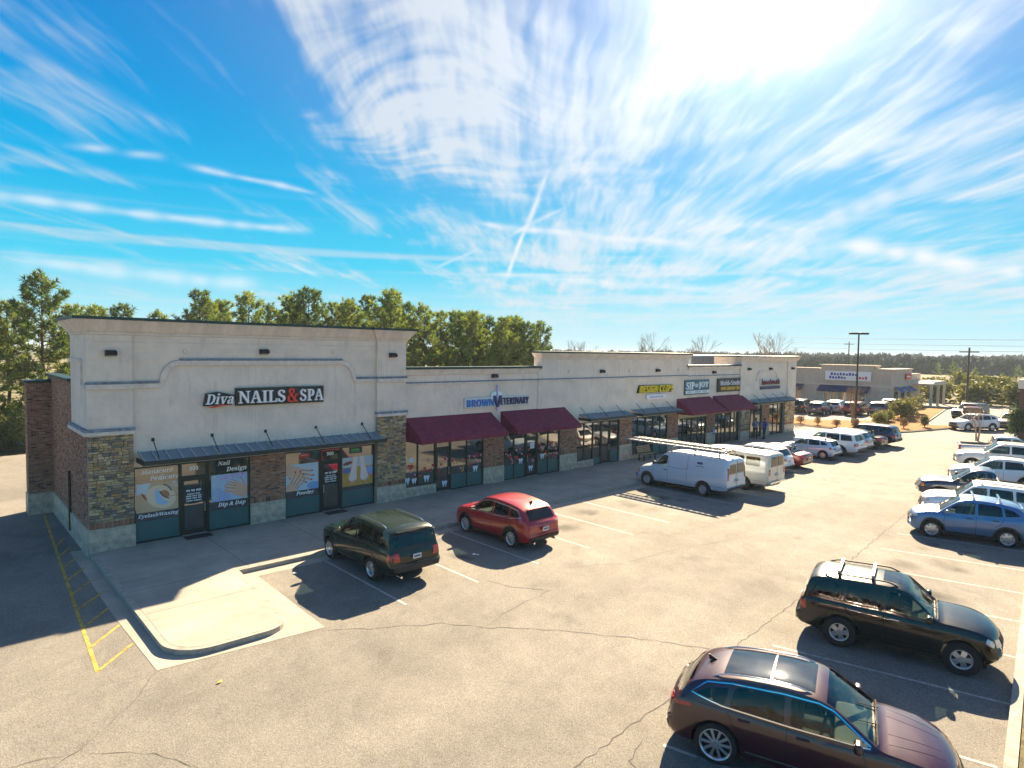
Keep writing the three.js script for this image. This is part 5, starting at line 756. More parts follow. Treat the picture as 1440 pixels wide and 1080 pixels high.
// ---------------------------------------------------------------- left row, noses to the shops
const skew = 0.2475, inR = faceIn + skew, outR = faceOut + skew;
put(makeCar(boxySUV({ L: 4.85, H: 1.80, W: 1.99, wb: 2.775, paint: PT.forest, rails: true, railMat: CM.chrome, tyre: .37, rim: .245, spokes: 5, rimStyle: 'wide', more: { seatMat: CM.seatTan, dashMat: CM.seatTan, spoiler: [-2.09, .12], flareMat: PT.forest, flare: true, exhaust: [-1] } }), 'parked_suv', 'very dark green boxy sport utility with chrome roof rails beside the raised pavement corner', G1), 9.52, 7.03, faceIn);
put(makeCar(crossover({ L: 4.55, H: 1.69, W: 1.87, wb: 2.69, slope: .06, paint: PT.red, rim: .25, tyre: .35, spokes: 10, cladding: [.27, .36], flare: true, rimStyle: 'slim', more: { seatMat: CM.seatTan, dashMat: CM.seatTan, fin: -1.45, chromeLine: sc([[.98, 1.03], [-.2, 1.05], [-1.3, 1.10], [-1.84, 1.20], [-1.58, 1.42], [-1.15, 1.49], [-.3, 1.535], [.22, 1.52], [.44, 1.45], [.95, 1.08]], [4.55 / 4.6, 1.65 / 1.66]), exhaust: [-1, 1] } }), 'parked_suv', 'bright red sport utility parked before the burgundy awning', G1), 15.12, 7.36, faceIn);
const expr = put(makeCar(van({ paint: PT.iceBlue, cargo: true, more: { sideBits: [['marker_light', [[2.5, .72], [2.70, .70], [2.70, .86], [2.52, .92]], CM.amber], ['side_print', [[-1.42, 1.62], [-1.10, 1.62], [-1.10, 1.74], [-1.42, 1.74]], CM.plateInk], ['side_print', [[-1.52, 1.50], [-1.0, 1.50], [-1.0, 1.53], [-1.52, 1.53]], CM.plateInk]] } }), 'cargo_van', 'white cargo van with a ladder rack on its roof', G1), 28.5, 7.33, faceIn);
{ // rack is part of the van; the ladders lie on it
  const rk = []; for (const x of [-2.3, -.9, .5]) { rk.push(box(x - .03, x + .03, 2.26, 2.31, -.82, .82)); for (const s of [-1, 1]) rk.push(box(x - .03, x + .03, 2.02, 2.26, s * .78 - .03, s * .78 + .03)); } for (const s of [-1, 1]) rk.push(bar(V(-2.6, 2.33, s * .80), V(.8, 2.33, s * .80), .025)); for (const r of rk) part('roof_rack_bar', r, CM.steelRim, expr);
  const ladder = (L, z, y, x0, mat, label, tilt) => { const t = thing('ladder', label, 'ladder', 'ladders on the van roof', [28.5, 0, 7.33], faceIn); for (const s of [-.2, .2]) part('rail', box(x0, x0 + L, y, y + .09, z + s - .02, z + s + .02, .006), mat, t); for (let k = .2; k < L; k += .3) part('rung', bar(V(x0 + k, y + .045, z - .2), V(x0 + k, y + .045, z + .2), .017, 6), CM.steelRim, t); };
  ladder(6.3, -.48, 2.34, -2.5, CM.steelRim, 'long grey aluminium ladder at the outer edge of the van rack'); ladder(6.6, .05, 2.34, -2.6, std([.45, .25, .10], .6), 'orange fibreglass ladder in the middle of the van rack'); ladder(5.4, -.22, 2.45, -2.2, CM.steelRim, 'shorter aluminium ladder stacked on top of the others');
}
put(makeCar(van({ L: 6.1, H: 2.13, W: 2.03, wb: 3.71, xF: 2.1, paint: PT.cream, rimStyle: 'wide', bumper: CM.chrome, sideGlass: [[.42, -.55], [-.68, -1.5], [-1.62, -2.35]], more: { rimMat: CM.rim, faces: [['grille', true, [[-.6, .66], [.6, .66], [.6, .95], [-.6, .95]], CM.chrome], ['front_bumper', true, [[-.85, .42], [.85, .42], [.88, .6], [-.88, .6]], CM.chrome, false, .03], ['headlight', true, [[.64, .7], [.86, .72], [.86, .95], [.66, .93]], CM.lamp, true], ['tail_light', false, [[.80, .95], [.93, .95], [.92, 1.28], [.80, 1.28]], CM.tail, true, .02], ['rear_window', false, [[.08, 1.40], [.74, 1.40], [.70, 1.90], [.08, 1.90]], CM.darkGlass, true], ['rear_bumper', false, [[-.95, .46], [.95, .46], [.95, .60], [-.95, .60]], CM.chrome, false, .09], ['rear_door_seam', false, [[-.012, .62], [.012, .62], [.012, 2.0], [-.012, 2.0]], CM.seam]] } }), 'passenger_van', 'cream passenger van with side windows beside the cargo van', G1), 31.72, 7.75, faceIn);
const wagon = put(makeCar(crossover({ L: 4.85, H: 1.70, W: 1.95, wb: 2.85, paint: PT.pearl, rails: true, railMat: CM.chrome, more: { frontPlate: true, faces: [['grille', true, [[-.34, .50], [.34, .50], [.40, .74], [-.40, .74]], CM.chrome, false, .012], ['lower_grille', true, [[-.55, .30], [.55, .30], [.5, .44], [-.5, .44]], CM.trim], ['headlight', true, [[.46, .66], [.80, .72], [.82, .86], [.52, .78]], CM.lamp, true, .016], ['tail_light', false, [[.42, .84], [.78, .80], [.78, .98], [.42, .95]], CM.tail, true, .016]] } }), 'parked_suv', 'pearl sport utility parked nose outward beside the cream van', G1), 34.6, 7.05, faceOut);
const rav = put(makeCar(crossover({ L: 4.58, H: 1.69, W: 1.85, wb: 2.66, paint: PT.white, rails: true, cladding: [.26, .40], flare: true, more: { full: true } }), 'parked_suv', 'white sport utility with black wheel arches next to the red sedan', G1), 37.35, 6.75, faceIn);
const redSedan = put(makeCar(sedan({ paint: PT.darkRed }), 'parked_sedan', 'dark red sedan between white cars', G1), 40.0, 6.75, faceIn);
put(makeCar(crossover({ L: 4.07, H: 1.46, W: 1.72, wb: 2.49, paint: PT.iceBlue, tyre: .31, rim: .2, spokes: 8, more: { spoiler: [-1.58, .12] } }), 'parked_hatchback', 'small white hatchback beside an empty stall', G1), 45.5, 6.9, faceIn);
const explorer = put(makeCar(boxySUV({ L: 4.95, H: 1.76, W: 2.0, wb: 2.86, paint: PT.white, rails: true, spokes: 10, rimStyle: 'plain', more: {} }), 'parked_suv', 'large white sport utility beside the small hatchback', G1), 48.2, 7.1, faceIn);
const silverSuv = copyOf(rav, 'silver sport utility beside the black sedan', G1); const repaint = (t, from, to) => t.traverse(m => { if (m.isMesh && m.material === from) m.material = to; }); repaint(silverSuv, PT.white, PT.silver); put(silverSuv, 50.95, 7.0, faceIn);
const blackSedan = copyOf(redSedan, 'black sedan beside the dark violet minivan', G1); repaint(blackSedan, PT.darkRed, PT.black); put(blackSedan, 53.65, 7.1, faceIn);
const mini = makeCar(boxySUV({ L: 5.1, H: 1.74, W: 1.98, wb: 3.0, xF: 1.55, paint: PT.violet, tyre: .34, rim: .22, spokes: 10, rimStyle: 'plain', more: { archGap: .05 } }), 'parked_minivan', 'dark violet minivan at the end of the shop row', G1); put(mini, 56.35, 7.1, faceIn);
// ---------------------------------------------------------------- right row
put(makeCar(crossover({ L: 4.66, H: 1.64, W: 1.88, wb: 2.78, slope: .10, paint: PT.plum, rails: true, railMat: CM.chrome, tyre: .375, rim: .285, spokes: 10, rimStyle: 'slim', more: { spoiler: null, seatMat: CM.seat, dashMat: CM.seatTan, fin: -1.62, sunroof: [-1.35, .15, .78, -.55], hoodLines: [[1.25, 2.05, .52], [1.25, 2.0, .26]], chromeLine: sc([[.98, 1.03], [-.2, 1.05], [-1.3, 1.10], [-1.86, 1.20], [-1.58, 1.42], [-1.15, 1.49], [-.3, 1.535], [.22, 1.52], [.44, 1.45], [.98, 1.06]], [4.66 / 4.6, 1.64 / 1.66]), sideBits: [['headlight', [[2.0, .80], [2.24, .72], [2.24, .80], [2.02, .88]], CM.lamp], ['tail_light', [[-1.85, .96], [-2.3, .90], [-2.3, .97], [-1.9, 1.01]], CM.tail], ['chrome_strip', [[-.9, .40], [.8, .37], [.8, .395], [-.9, .425]], CM.chrome]] } }), 'parked_suv', 'dark plum sport utility with a glass roof and chrome window line', G2), 9.82, 21.3, outR + .08);
put(makeCar(boxySUV({ L: 4.32, H: 1.78, W: 1.86, wb: 2.52, paint: PT.black, rails: true, tyre: .39, rim: .225, spokes: 5, rimStyle: 'wide', flare: true, more: { flareMat: PT.black, crossBars: [-1.25, -.5], barMat: CM.steelRim, railMat: CM.trim, handleMat: CM.chrome, sunroof: [-.28, .12, .6], frontPlate: false } }), 'parked_suv', 'black off-road sport utility with silver roof bars in an otherwise empty stretch', G2), 16.2, 20.9, outR);
put(makeCar(crossover({ L: 4.15, H: 1.73, W: 1.82, wb: 2.45, slope: .03, paint: PT.blue, tyre: .345, rim: .235, spokes: 7, rimStyle: 'wide', cladding: [.25, .35], flare: true, more: { handleMat: CM.trim, crossBars: [-.95, -.1], barMat: CM.chrome, barH: .10, frontPlate: false } }), 'parked_suv', 'metallic blue sport utility with two roof bars', G2), 29.4, 19.75, inR);
put(makeCar(boxySUV({ L: 4.5, H: 1.84, W: 1.92, wb: 2.65, paint: PT.white, rails: true, flare: true, more: { flareMat: PT.white } }), 'parked_suv', 'white off-road sport utility between the blue car and dark pickup', G2), 32.75, 19.5, inR);
put(makeCar(pickup({ paint: PT.navy, L: 5.75, cabBack: -.45 }), 'pickup_truck', 'dark navy pickup truck with a chrome bumper', G2), 36.9, 18.9, inR);
const suv3 = copyOf(rav, 'white sport utility between the navy pickup and tall white wagon', G2); put(suv3, 43.3, 18.3, inR);
const tahoe = makeCar(boxySUV({ L: 5.3, H: 1.92, W: 2.05, wb: 3.07, xF: 1.52, paint: PT.pearl, rails: true, tyre: .4, rim: .27, spokes: 6, more: {} }), 'parked_suv', 'very large pearl white sport utility beside the silver pickup', G2); put(tahoe, 49.4, 17.6, inR);
const truck2 = makeCar(pickup({ paint: PT.silver, crew: true, cabBack: -.9 }), 'pickup_truck', 'silver crew cab pickup truck showing its tailgate', G2); put(truck2, 54.3, 17.0, outR);
// a red car on the other side of the right-hand kerb
{ const c = copyOf(redSedan, 'red sedan beyond the planted kerb strip', 'cars beyond the kerb strip'); put(c, 15.6, 26.9, outR + Math.PI); }
// ---------------------------------------------------------------- small things
{
  const b = thing('bench', 'wooden slatted bench with black legs on the shop pavement', 'bench', undefined, [33.9, .15, .75]);
  for (let k = 0; k < 4; k++) part('seat_slat', box(-.75, .75, .42, .45, -.02 + k * .12, .08 + k * .12, .008), M.wood, b);
  for (let k = 0; k < 4; k++) { const g = box(-.75, .75, -.045, .045, -.012, .012, .008); g.rotateX(-.25); g.translate(0, .55 + k * .115, -.08 - k * .03); part('back_slat', g, M.wood, b); }
  for (const x of [-.62, .62]) for (const z of [0, .4]) part('leg', box(x - .03, x + .03, 0, .42, z - .03, z + .03), M.black, b); for (const x of [-.62, .62]) part('back_support', bar(V(x, .4, -.05), V(x, .98, -.2), .02), M.black, b);
  const sgn = (x, z, label) => { const t = thing('parking_sign', label, 'sign', 'blue parking signs along the pavement', [x, .15, z]); part('post', box(-.03, .03, 0, 1.7, -.03, .03), M.steel, t); part('plate', box(-.16, .16, 1.2, 1.66, .03, .045, .01), std([.01, .10, .42], .5), t); const g = letters('P', 'sans_bold', .2, .14, .006); const sy = [new THREE.TorusGeometry(.06, .014, 6, 14).translate(-.005, 1.38, .05), box(-.012, .012, 1.40, 1.53, .045, .052), new THREE.CylinderGeometry(.022, .022, .008, 10).rotateX(Math.PI / 2).translate(0, 1.565, .05), box(0, .07, 1.42, 1.44, .045, .052)]; part('wheelchair_symbol', sy, M.white, t); };
  sgn(41.3, 1.6, 'blue accessible parking sign near the stone based brick pier');
  const r = rng(5); for (const [x, z, s, m, l] of [[12.65, 8.55, .12, M.white, 'scrap of white paper lying beside the red car'], [2.9, 11.6, .055, SM.yellow, 'yellow leaf litter on the asphalt by the rounded kerb'], [7.0, 6.2, .06, M.white, 'white scrap lying by the dark green sport utility']]) { const g = new THREE.PlaneGeometry(s * 2, s, 3, 2); const p = g.attributes.position; for (let i = 0; i < p.count; i++) p.setZ(i, (r() - .3) * s * .4); g.rotateX(-Math.PI / 2); g.rotateY(r() * 3); g.translate(x, .03, z); g.computeVertexNormals(); single('litter', g, m, l, 'litter'); }
}
// ---------------------------------------------------------------- people
function person(x, z, turn, pose, cols, label) {
  const J = pose, t = thing('person', label, 'person', undefined, [x, .15, z], turn);
  const segs = [];                                               // [a, b, ra, rb, zone]; metres, y up, facing +z
  const add = (a, b, ra, rb, zone) => segs.push([V(...a), V(...b), ra, rb, zone]);
  add([0, .98, 0], [0, 1.20, 0], .155, .150, 1); add([0, 1.20, 0], [0, 1.40, -.01], .150, .145, 1); add([-.14, 1.42, -.01], [.14, 1.42, -.01], .085, .085, 1); add([0, 1.46, -.01], [0, 1.56, .01], .06, .055, 0); add([0, 1.63, .01], [0, 1.68, .02], .092, .098, 0); add([-.03, .93, 0], [.03, .93, 0], .14, .14, 2);
  for (const s of [-1, 1]) { const L = s < 0 ? J.left : J.right; add([s * .09, .92, 0], [s * .105, .50, L.knee], .092, .068, 2); add([s * .105, .50, L.knee], [s * .11, .09, L.foot], .064, .046, 2); add([s * .11, .05, L.foot - .03], [s * .12, .035, L.foot + .15], .045, .04, 3); const sh = [s * .20, 1.41, -.01], el = [s * L.el[0], L.el[1], L.el[2]], wr = [s * L.wr[0], L.wr[1], L.wr[2]]; add(sh, el, .062, .048, 1); add(el, wr, .044, .034, 0); const hd = V(...wr).add(V(...wr).sub(V(...el)).normalize().multiplyScalar(.08)); segs.push([V(...wr), hd, .034, .03, 0]); for (let f = 0; f < 4; f++) { const o = (f - 1.5) * .018; segs.push([hd.clone().add(V(0, 0, o)), hd.clone().add(V(s * .01, -.06 + Math.abs(f - 1.3) * .008, o + .01)), .0095, .008, 0]); } segs.push([V(...wr).add(V(0, -.02, .03)), V(...wr).add(V(0, -.07, .065)), .011, .009, 0]); }
  const dist = (p) => { let d = 9, zone = 0, best = 9; for (const [a, b, ra, rb, zn] of segs) { const ab = b.clone().sub(a), h = clamp(p.clone().sub(a).dot(ab) / ab.lengthSq()), e = p.distanceTo(a.clone().addScaledVector(ab, h)) - lerp(ra, rb, h); if (e < best) { best = e; zone = zn; } const k = .035, q = clamp(.5 + .5 * (d - e) / k); d = lerp(d, e, q) - k * q * (1 - q); } return [d, zone]; };
  const N = 84, mc = new MarchingCubes(N, M.white, false, false, 120000), size = 1.0; mc.isolation = 0; const cy = .9, P = V(0, 0, 0);
  for (let k = 0; k < N; k++) for (let j = 0; j < N; j++) for (let i = 0; i < N; i++) { P.set((i - N / 2) / (N / 2) * size, cy + (j - N / 2) / (N / 2) * size, (k - N / 2) / (N / 2) * size); mc.field[i + j * N + k * N * N] = Math.abs(P.x) > .55 || Math.abs(P.z) > .5 ? -1 : -dist(P)[0]; }
  mc.update(); const n = mc.count, pos = new Float32Array(n * 3), col = new Float32Array(n * 3), nor = new Float32Array(mc.normalArray.slice(0, n * 3));
  for (let i = 0; i < n; i++) { P.set(mc.positionArray[i * 3] * size, mc.positionArray[i * 3 + 1] * size + cy, mc.positionArray[i * 3 + 2] * size); pos[i * 3] = P.x; pos[i * 3 + 1] = P.y; pos[i * 3 + 2] = P.z; const zn = dist(P)[1], c = cols[zn]; col.set(c, i * 3); }
  const g = new THREE.BufferGeometry(); g.setAttribute('position', new THREE.BufferAttribute(pos, 3)); g.setAttribute('normal', new THREE.BufferAttribute(nor, 3)); g.setAttribute('color', new THREE.BufferAttribute(col, 3)); g.setAttribute('uv', new THREE.BufferAttribute(new Float32Array(n * 2), 2));
  part('body', g, std([1, 1, 1], .85, { vertexColors: true }), t);
  const hair = new THREE.SphereGeometry(.108, 16, 10, 0, 7, 0, 1.7); hair.rotateX(-.45); hair.translate(0, 1.695, .005); part('hair', hair, std(cols[4], .9), t);
  const face = [new THREE.ConeGeometry(.016, .04, 6).rotateX(Math.PI / 2).translate(0, 1.645, .118), ...[-1, 1].map(s => new THREE.SphereGeometry(.022, 8, 6).scale(.5, 1.2, .8).translate(s * .098, 1.65, .0))]; part('nose_and_ears', face, std(cols[0], .8), t); part('eyes', [-1, 1].map(s => new THREE.SphereGeometry(.011, 8, 6).translate(s * .035, 1.67, .112)), M.black, t); part('mouth', box(-.022, .022, 1.605, 1.612, .108, .113), std([.35, .10, .09], .7), t);
}
const idle = { left: { knee: .02, foot: 0, el: [.27, 1.14, -.03], wr: [.27, .90, .06] }, right: { knee: .03, foot: .04, el: [.28, 1.15, -.02], wr: [.22, 1.00, .18] } };
const SKIN = [.42, .25, .17];
person(50.72, 1.05, Math.PI * .95, { left: { knee: .05, foot: .06, el: [.29, 1.16, -.03], wr: [.25, .96, .14] }, right: { knee: -.01, foot: -.05, el: [.30, 1.15, -.04], wr: [.29, .92, .05] } }, [SKIN, [.015, .035, .22], [.012, .012, .016], [.01, .01, .01], [.03, .02, .015]], 'person in a blue top and dark trousers walking to the end shop');
person(50.42, .42, Math.PI * .6, idle, [SKIN, [.22, .26, .36], [.015, .02, .035], [.01, .01, .01], [.10, .07, .045]], 'person in a pale grey blue top standing by the stone pier');
// ================================================================ trees and plants
const leafM = (t = .3) => new THREE.MeshPhysicalMaterial({ color: rgb(1, 1, 1), vertexColors: true, roughness: .95, transmission: t, thickness: 0, side: THREE.DoubleSide });
M.needles = leafM(.45); M.needlesDark = leafM(.4); M.needlesDark.color.setRGB(.55, .66, .6); M.leaves = leafM(.35); M.bark = std([.11, .085, .065], .95, { map: noiseTex(256, .8, [.85, .85, .85], .3, .4, 71) }); M.barkGrey = std([.20, .17, .14], .95);
function rawGeo(v, c) { const g = new THREE.BufferGeometry(); g.setAttribute('position', new THREE.Float32BufferAttribute(v, 3)); if (c) g.setAttribute('color', new THREE.Float32BufferAttribute(c, 3)); g.computeVertexNormals(); g.setAttribute('uv', new THREE.BufferAttribute(new Float32Array(v.length / 3 * 2), 2)); return g; }
function limb(v, a, b, ra, rb, n = 4) {                           // tapered limb, appended as triangles
  const d = b.clone().sub(a).normalize(), u = Math.abs(d.y) < .9 ? V(0, 1, 0).cross(d).normalize() : V(1, 0, 0).cross(d).normalize(), w = d.clone().cross(u);
  for (let i = 0; i < n; i++) { const t0 = i / n * 6.2832, t1 = (i + 1) / n * 6.2832, p = (c, r, t) => [c.x + (u.x * Math.cos(t) + w.x * Math.sin(t)) * r, c.y + (u.y * Math.cos(t) + w.y * Math.sin(t)) * r, c.z + (u.z * Math.cos(t) + w.z * Math.sin(t)) * r], A = p(a, ra, t0), B = p(a, ra, t1), C = p(b, rb, t1), D = p(b, rb, t0); v.push(...A, ...B, ...C, ...A, ...C, ...D); }
}
function pine(seed, h, low, q = 1) {
  const r = rng(seed), wood = [], nd = [], nc = [], tops = []; let p = V(0, 0, 0), rad = h * .016; const lean = V((r() - .5) * .06, 1, (r() - .5) * .06), S = 10;
  const spine = [p.clone()]; for (let i = 1; i <= S; i++) { const q = V(lean.x * h * i / S + (r() - .5) * .12, h * i / S, lean.z * h * i / S + (r() - .5) * .12); limb(wood, p, q, rad * (1 - (i - 1) / S * .92), rad * (1 - i / S * .92), 7); p = q; spine.push(q.clone()); }
  const at = (f) => { const k = clamp(f) * S, i = Math.min(S - 1, Math.floor(k)); return spine[i].clone().lerp(spine[i + 1], k - i); };
  const tuft = (c, dir, s) => { const tone = .65 + r() * .7, yel = r() * .55, col = [(.12 + .17 * yel) * tone, (.19 + .11 * yel) * tone, .028 * tone]; for (let i = 0; i < (q < 1 ? 9 : 15); i++) { const d = dir.clone().multiplyScalar(.55).add(V(r() - .5, r() - .35, r() - .5).multiplyScalar(1.7)).normalize(), L = s * (.7 + r() * .6), sd = d.clone().cross(V(r() - .5, r() - .5, r() - .5)).normalize().multiplyScalar((.022 + .028 * r()) * (q < 1 ? 2.2 : 1)), e = c.clone().addScaledVector(d, L), m = c.clone().addScaledVector(d, L * .45); nd.push(c.x, c.y, c.z, m.x + sd.x, m.y + sd.y, m.z + sd.z, e.x, e.y, e.z, c.x, c.y, c.z, e.x, e.y, e.z, m.x - sd.x, m.y - sd.y, m.z - sd.z); const v = .8 + r() * .4; for (let k = 0; k < 6; k++) nc.push(col[0] * v, col[1] * v, col[2] * v); } };
  const nb = Math.round(h * 6.0 * q); for (let i = 0; i < nb; i++) {
    const f = lerp(low, .985, Math.pow((i + r()) / nb, .85)), base = at(f), az = i * 2.4 + r() * 1.2, g = (f - low) / (1 - low), reach = h * (.27 * Math.pow(1 - Math.pow(g, 1.5), .8) + .03) * (.5 + r() * .7) * (g < .15 ? .65 : 1), rise = lerp(.05, .75, g) + (r() - .4) * .3, d = V(Math.cos(az), rise, Math.sin(az)).normalize();
    const mid = base.clone().addScaledVector(d, reach * .55).add(V(0, -reach * .05, 0)), end = base.clone().addScaledVector(d, reach).add(V(0, reach * .06, 0)); limb(wood, base, mid, .035, .022, 3); limb(wood, mid, end, .022, .008, 3);
    const nt = Math.max(2, Math.round(reach * 3.3)); for (let k = 0; k < nt; k++) { const u = .35 + .65 * (k + r() * .8) / nt, c = u < .55 ? base.clone().lerp(mid, u / .55) : mid.clone().lerp(end, Math.min(1, (u - .55) / .45)), sd = V((r() - .5), (r() - .3) * .5, (r() - .5)).multiplyScalar(reach * .34 * (1.15 - u) + .18), q = c.clone().add(sd); limb(wood, c, q, .012, .006, 3); tuft(q, d.clone().add(sd).normalize(), .34 + .14 * r()); if (r() < .5) tuft(c, d, .34); }
  }
  return { wood: rawGeo(wood), leaf: rawGeo(nd, nc) };
}
const pineKinds = [pine(101, 12, .22), pine(102, 12, .30), pine(103, 12, .18), pine(104, 12, .36)];
function tree(name, kind, wm, lm, x, z, s, turn, label, group, y = 0) { const t = thing(name, label, 'tree', group, [x, y, z], turn); t.scale.setScalar(s); part('trunk', kind.wood, wm, t); if (kind.leaf) part('crown', kind.leaf, lm, t); return t; }
{
  const P = [[-6, -28, 11.2], [-2.6, -31, 11.6], [0.1, -30.2, 11.0], [1.5, -36.2, 11.6], [2.9, -33.1, 10.3], [4.7, -30.9, 12.3], [7.1, -36.6, 10.5], [9.8, -43.3, 10.8], [12.6, -44.8, 11.2], [16.3, -47.1, 10.8], [18.1, -39.3, 12.6], [21.9, -44.4, 12.1], [21.7, -38.1, 12.6], [25.7, -43.0, 11.9], [24.8, -35.8, 12.4], [26.5, -33.9, 13.0], [31.1, -38.4, 12.2], [29.8, -32.2, 12.1], [34.5, -36.5, 13.1], [33.1, -30.4, 13.2], [37.1, -32.6, 12.3], [35.1, -26.7, 11.7], [38.8, -28.9, 11.3], [39.0, -25.3, 11.1], [38.4, -22.9, 11.1], [42.8, -25.7, 10.9], [40.8, -21.4, 10.6], [44.4, -23.9, 10.9], [47.7, -23.2, 10.5], [28, -41, 12], [36, -35, 12.2], [41, -30, 11.5], [19.5, -42, 12], [32, -36, 12.4], [46, -27, 10.6], [43.5, -21.5, 10.2]];
  const r = rng(9); P.forEach(([x, z, h], i) => tree('pine_tree', pineKinds[i % 4], M.bark, (i * 7) % 5 < 2 ? M.needlesDark : M.needles, x, z, h / 12, r() * 6.28, i < 7 ? 'pine tree standing beyond the brick side wall' : 'pine tree rising behind the roof of the shops', i < 7 ? 'pines beyond the side wall' : 'pines behind the shops'));
}
function bare(seed, h, spread, stems, depth) {
  const r = rng(seed), v = []; const grow = (p, d, L, rad, k) => { const q = p.clone().addScaledVector(d, L); limb(v, p, q, rad, rad * .68, k > 3 ? 5 : 3); if (!k) return; const n = k > 2 ? 2 + (r() < .5 ? 1 : 0) : 3; for (let i = 0; i < n; i++) { const e = d.clone().add(V(r() - .5, (r() - .35) * .7, r() - .5).multiplyScalar(spread)).normalize(); grow(p.clone().lerp(q, i ? .55 + r() * .45 : 1), e, L * (.60 + r() * .22), rad * (i ? .55 : .68), k - 1); } };
  for (let s = 0; s < stems; s++) grow(V((r() - .5) * .3 * (stems > 1), 0, (r() - .5) * .3 * (stems > 1)), V((r() - .5) * (stems > 1 ? .55 : .08), 1, (r() - .5) * (stems > 1 ? .55 : .08)).normalize(), h * (stems > 1 ? .27 : .25), h * (stems > 1 ? .012 : .016), depth); return { wood: rawGeo(v) };
}
const farPines = [pine(111, 12, .2, .35), pine(112, 12, .28, .35)], farBare = [bare(221, 9, 1.15, 1, 5), bare(222, 9, 1.3, 1, 5)];
const bareKinds = [bare(201, 9, 1.15, 1, 7), bare(202, 9, 1.3, 1, 7), bare(203, 9, 1.05, 1, 7)], myrtle = [bare(211, 4.4, .85, 4, 5), bare(212, 4.4, .8, 5, 5)];
M.twig = std([.19, .145, .10], .95); M.twigPale = std([.38, .29, .21], .9);
{ const r = rng(19); [[57.1, -25.5, 8.5], [60.0, -25.2, 8.8], [65.4, -26.5, 8.5], [68.1, -22.8, 9.8], [71.6, -23.0, 9.6], [70.6, -19.1, 9.3], [72.3, -18.1, 9.5], [74, -21, 9.0], [76.7, -18.5, 8.2], [62, -29, 8.6], [66, -21, 9.2], [84.6, -13.9, 11.4], [88.0, -15.9, 10.3]].forEach(([x, z, h], i) => tree('bare_tree', bareKinds[i % 3], i > 10 ? M.twigPale : M.twig, null, x, z, h / 9 * 1.22, r() * 6, i > 10 ? 'leafless tree rising behind the end shop' : 'leafless brown tree behind the long roof', 'leafless trees behind the shops')); }
// bushes: leaves spread through a rounded volume
function bush(seed, n, s, cols) { const r = rng(seed), v = [], c = []; for (let i = 0; i < n; i++) { const d = V(r() - .5, r() - .42, r() - .5).normalize(), k = Math.pow(r(), .45) * (.85 + .3 * N3(d.x * 2, d.y * 2, d.z * 2 + seed)), p = V(d.x * k * .5, .5 + d.y * k * .5, d.z * k * .5), a = V(r() - .5, r() - .5, r() - .5).normalize().multiplyScalar(s), b = V(r() - .5, r() - .5, r() - .5).cross(a).normalize().multiplyScalar(s * .6); v.push(p.x - a.x, p.y - a.y, p.z - a.z, p.x + b.x, p.y + b.y, p.z + b.z, p.x + a.x, p.y + a.y, p.z + a.z, p.x - a.x, p.y - a.y, p.z - a.z, p.x + a.x, p.y + a.y, p.z + a.z, p.x - b.x, p.y - b.y, p.z - b.z); const q = cols[Math.floor(r() * cols.length)], m = .7 + r() * .6; for (let j = 0; j < 6; j++) c.push(q[0] * m, q[1] * m, q[2] * m); } const w = []; for (let i = 0; i < 9; i++) limb(w, V(0, 0, 0), V((r() - .5) * .5, .3 + r() * .45, (r() - .5) * .5), .02, .008, 3); return { leaf: rawGeo(v, c), wood: rawGeo(w) }; }
const bushKinds = { green: bush(301, 1500, .045, [[.04, .085, .015], [.06, .10, .02], [.03, .06, .012]]), yellow: bush(302, 1200, .05, [[.20, .19, .03], [.14, .15, .025], [.09, .11, .02]]), rust: bush(303, 700, .05, [[.20, .09, .035], [.16, .10, .04], [.10, .09, .03]]), tall: bush(304, 2600, .03, [[.07, .14, .025], [.12, .17, .03], [.05, .09, .02], [.17, .17, .04]]) };
function shrub(kind, x, z, w, h, label, group, y = 0) { const k = bushKinds[kind], t = thing('shrub', label, 'shrub', group, [x, y, z], x * 3.1); t.scale.set(w, h, w); part('stems', k.wood, M.bark, t); part('foliage', k.leaf, M.leaves, t); return t; }
{ const r = rng(29); for (let i = 0; i < 26; i++) { const x = -14 + i * .85 + r(), z = -28.6 - r() * 5; shrub(i % 4 === 1 ? 'yellow' : 'tall', x, z, 2.4 + r() * 2, 2 + r() * 3.2, i % 4 === 1 ? 'yellow green thicket bush under the pines beyond the side wall' : 'dense green thicket bush under the pines beyond the side wall', 'thicket beyond the side wall'); }
  for (let i = 0; i < 40; i++) { const x = 8 + i * 1.5, z = -30 + r() * 6 - Math.max(0, 26 - x) * .3; shrub('tall', x, z - 3, 3 + r() * 2, 4.5 + r() * 2.8, 'tall green understorey bush behind the shop roof', 'understorey behind the shops'); } }
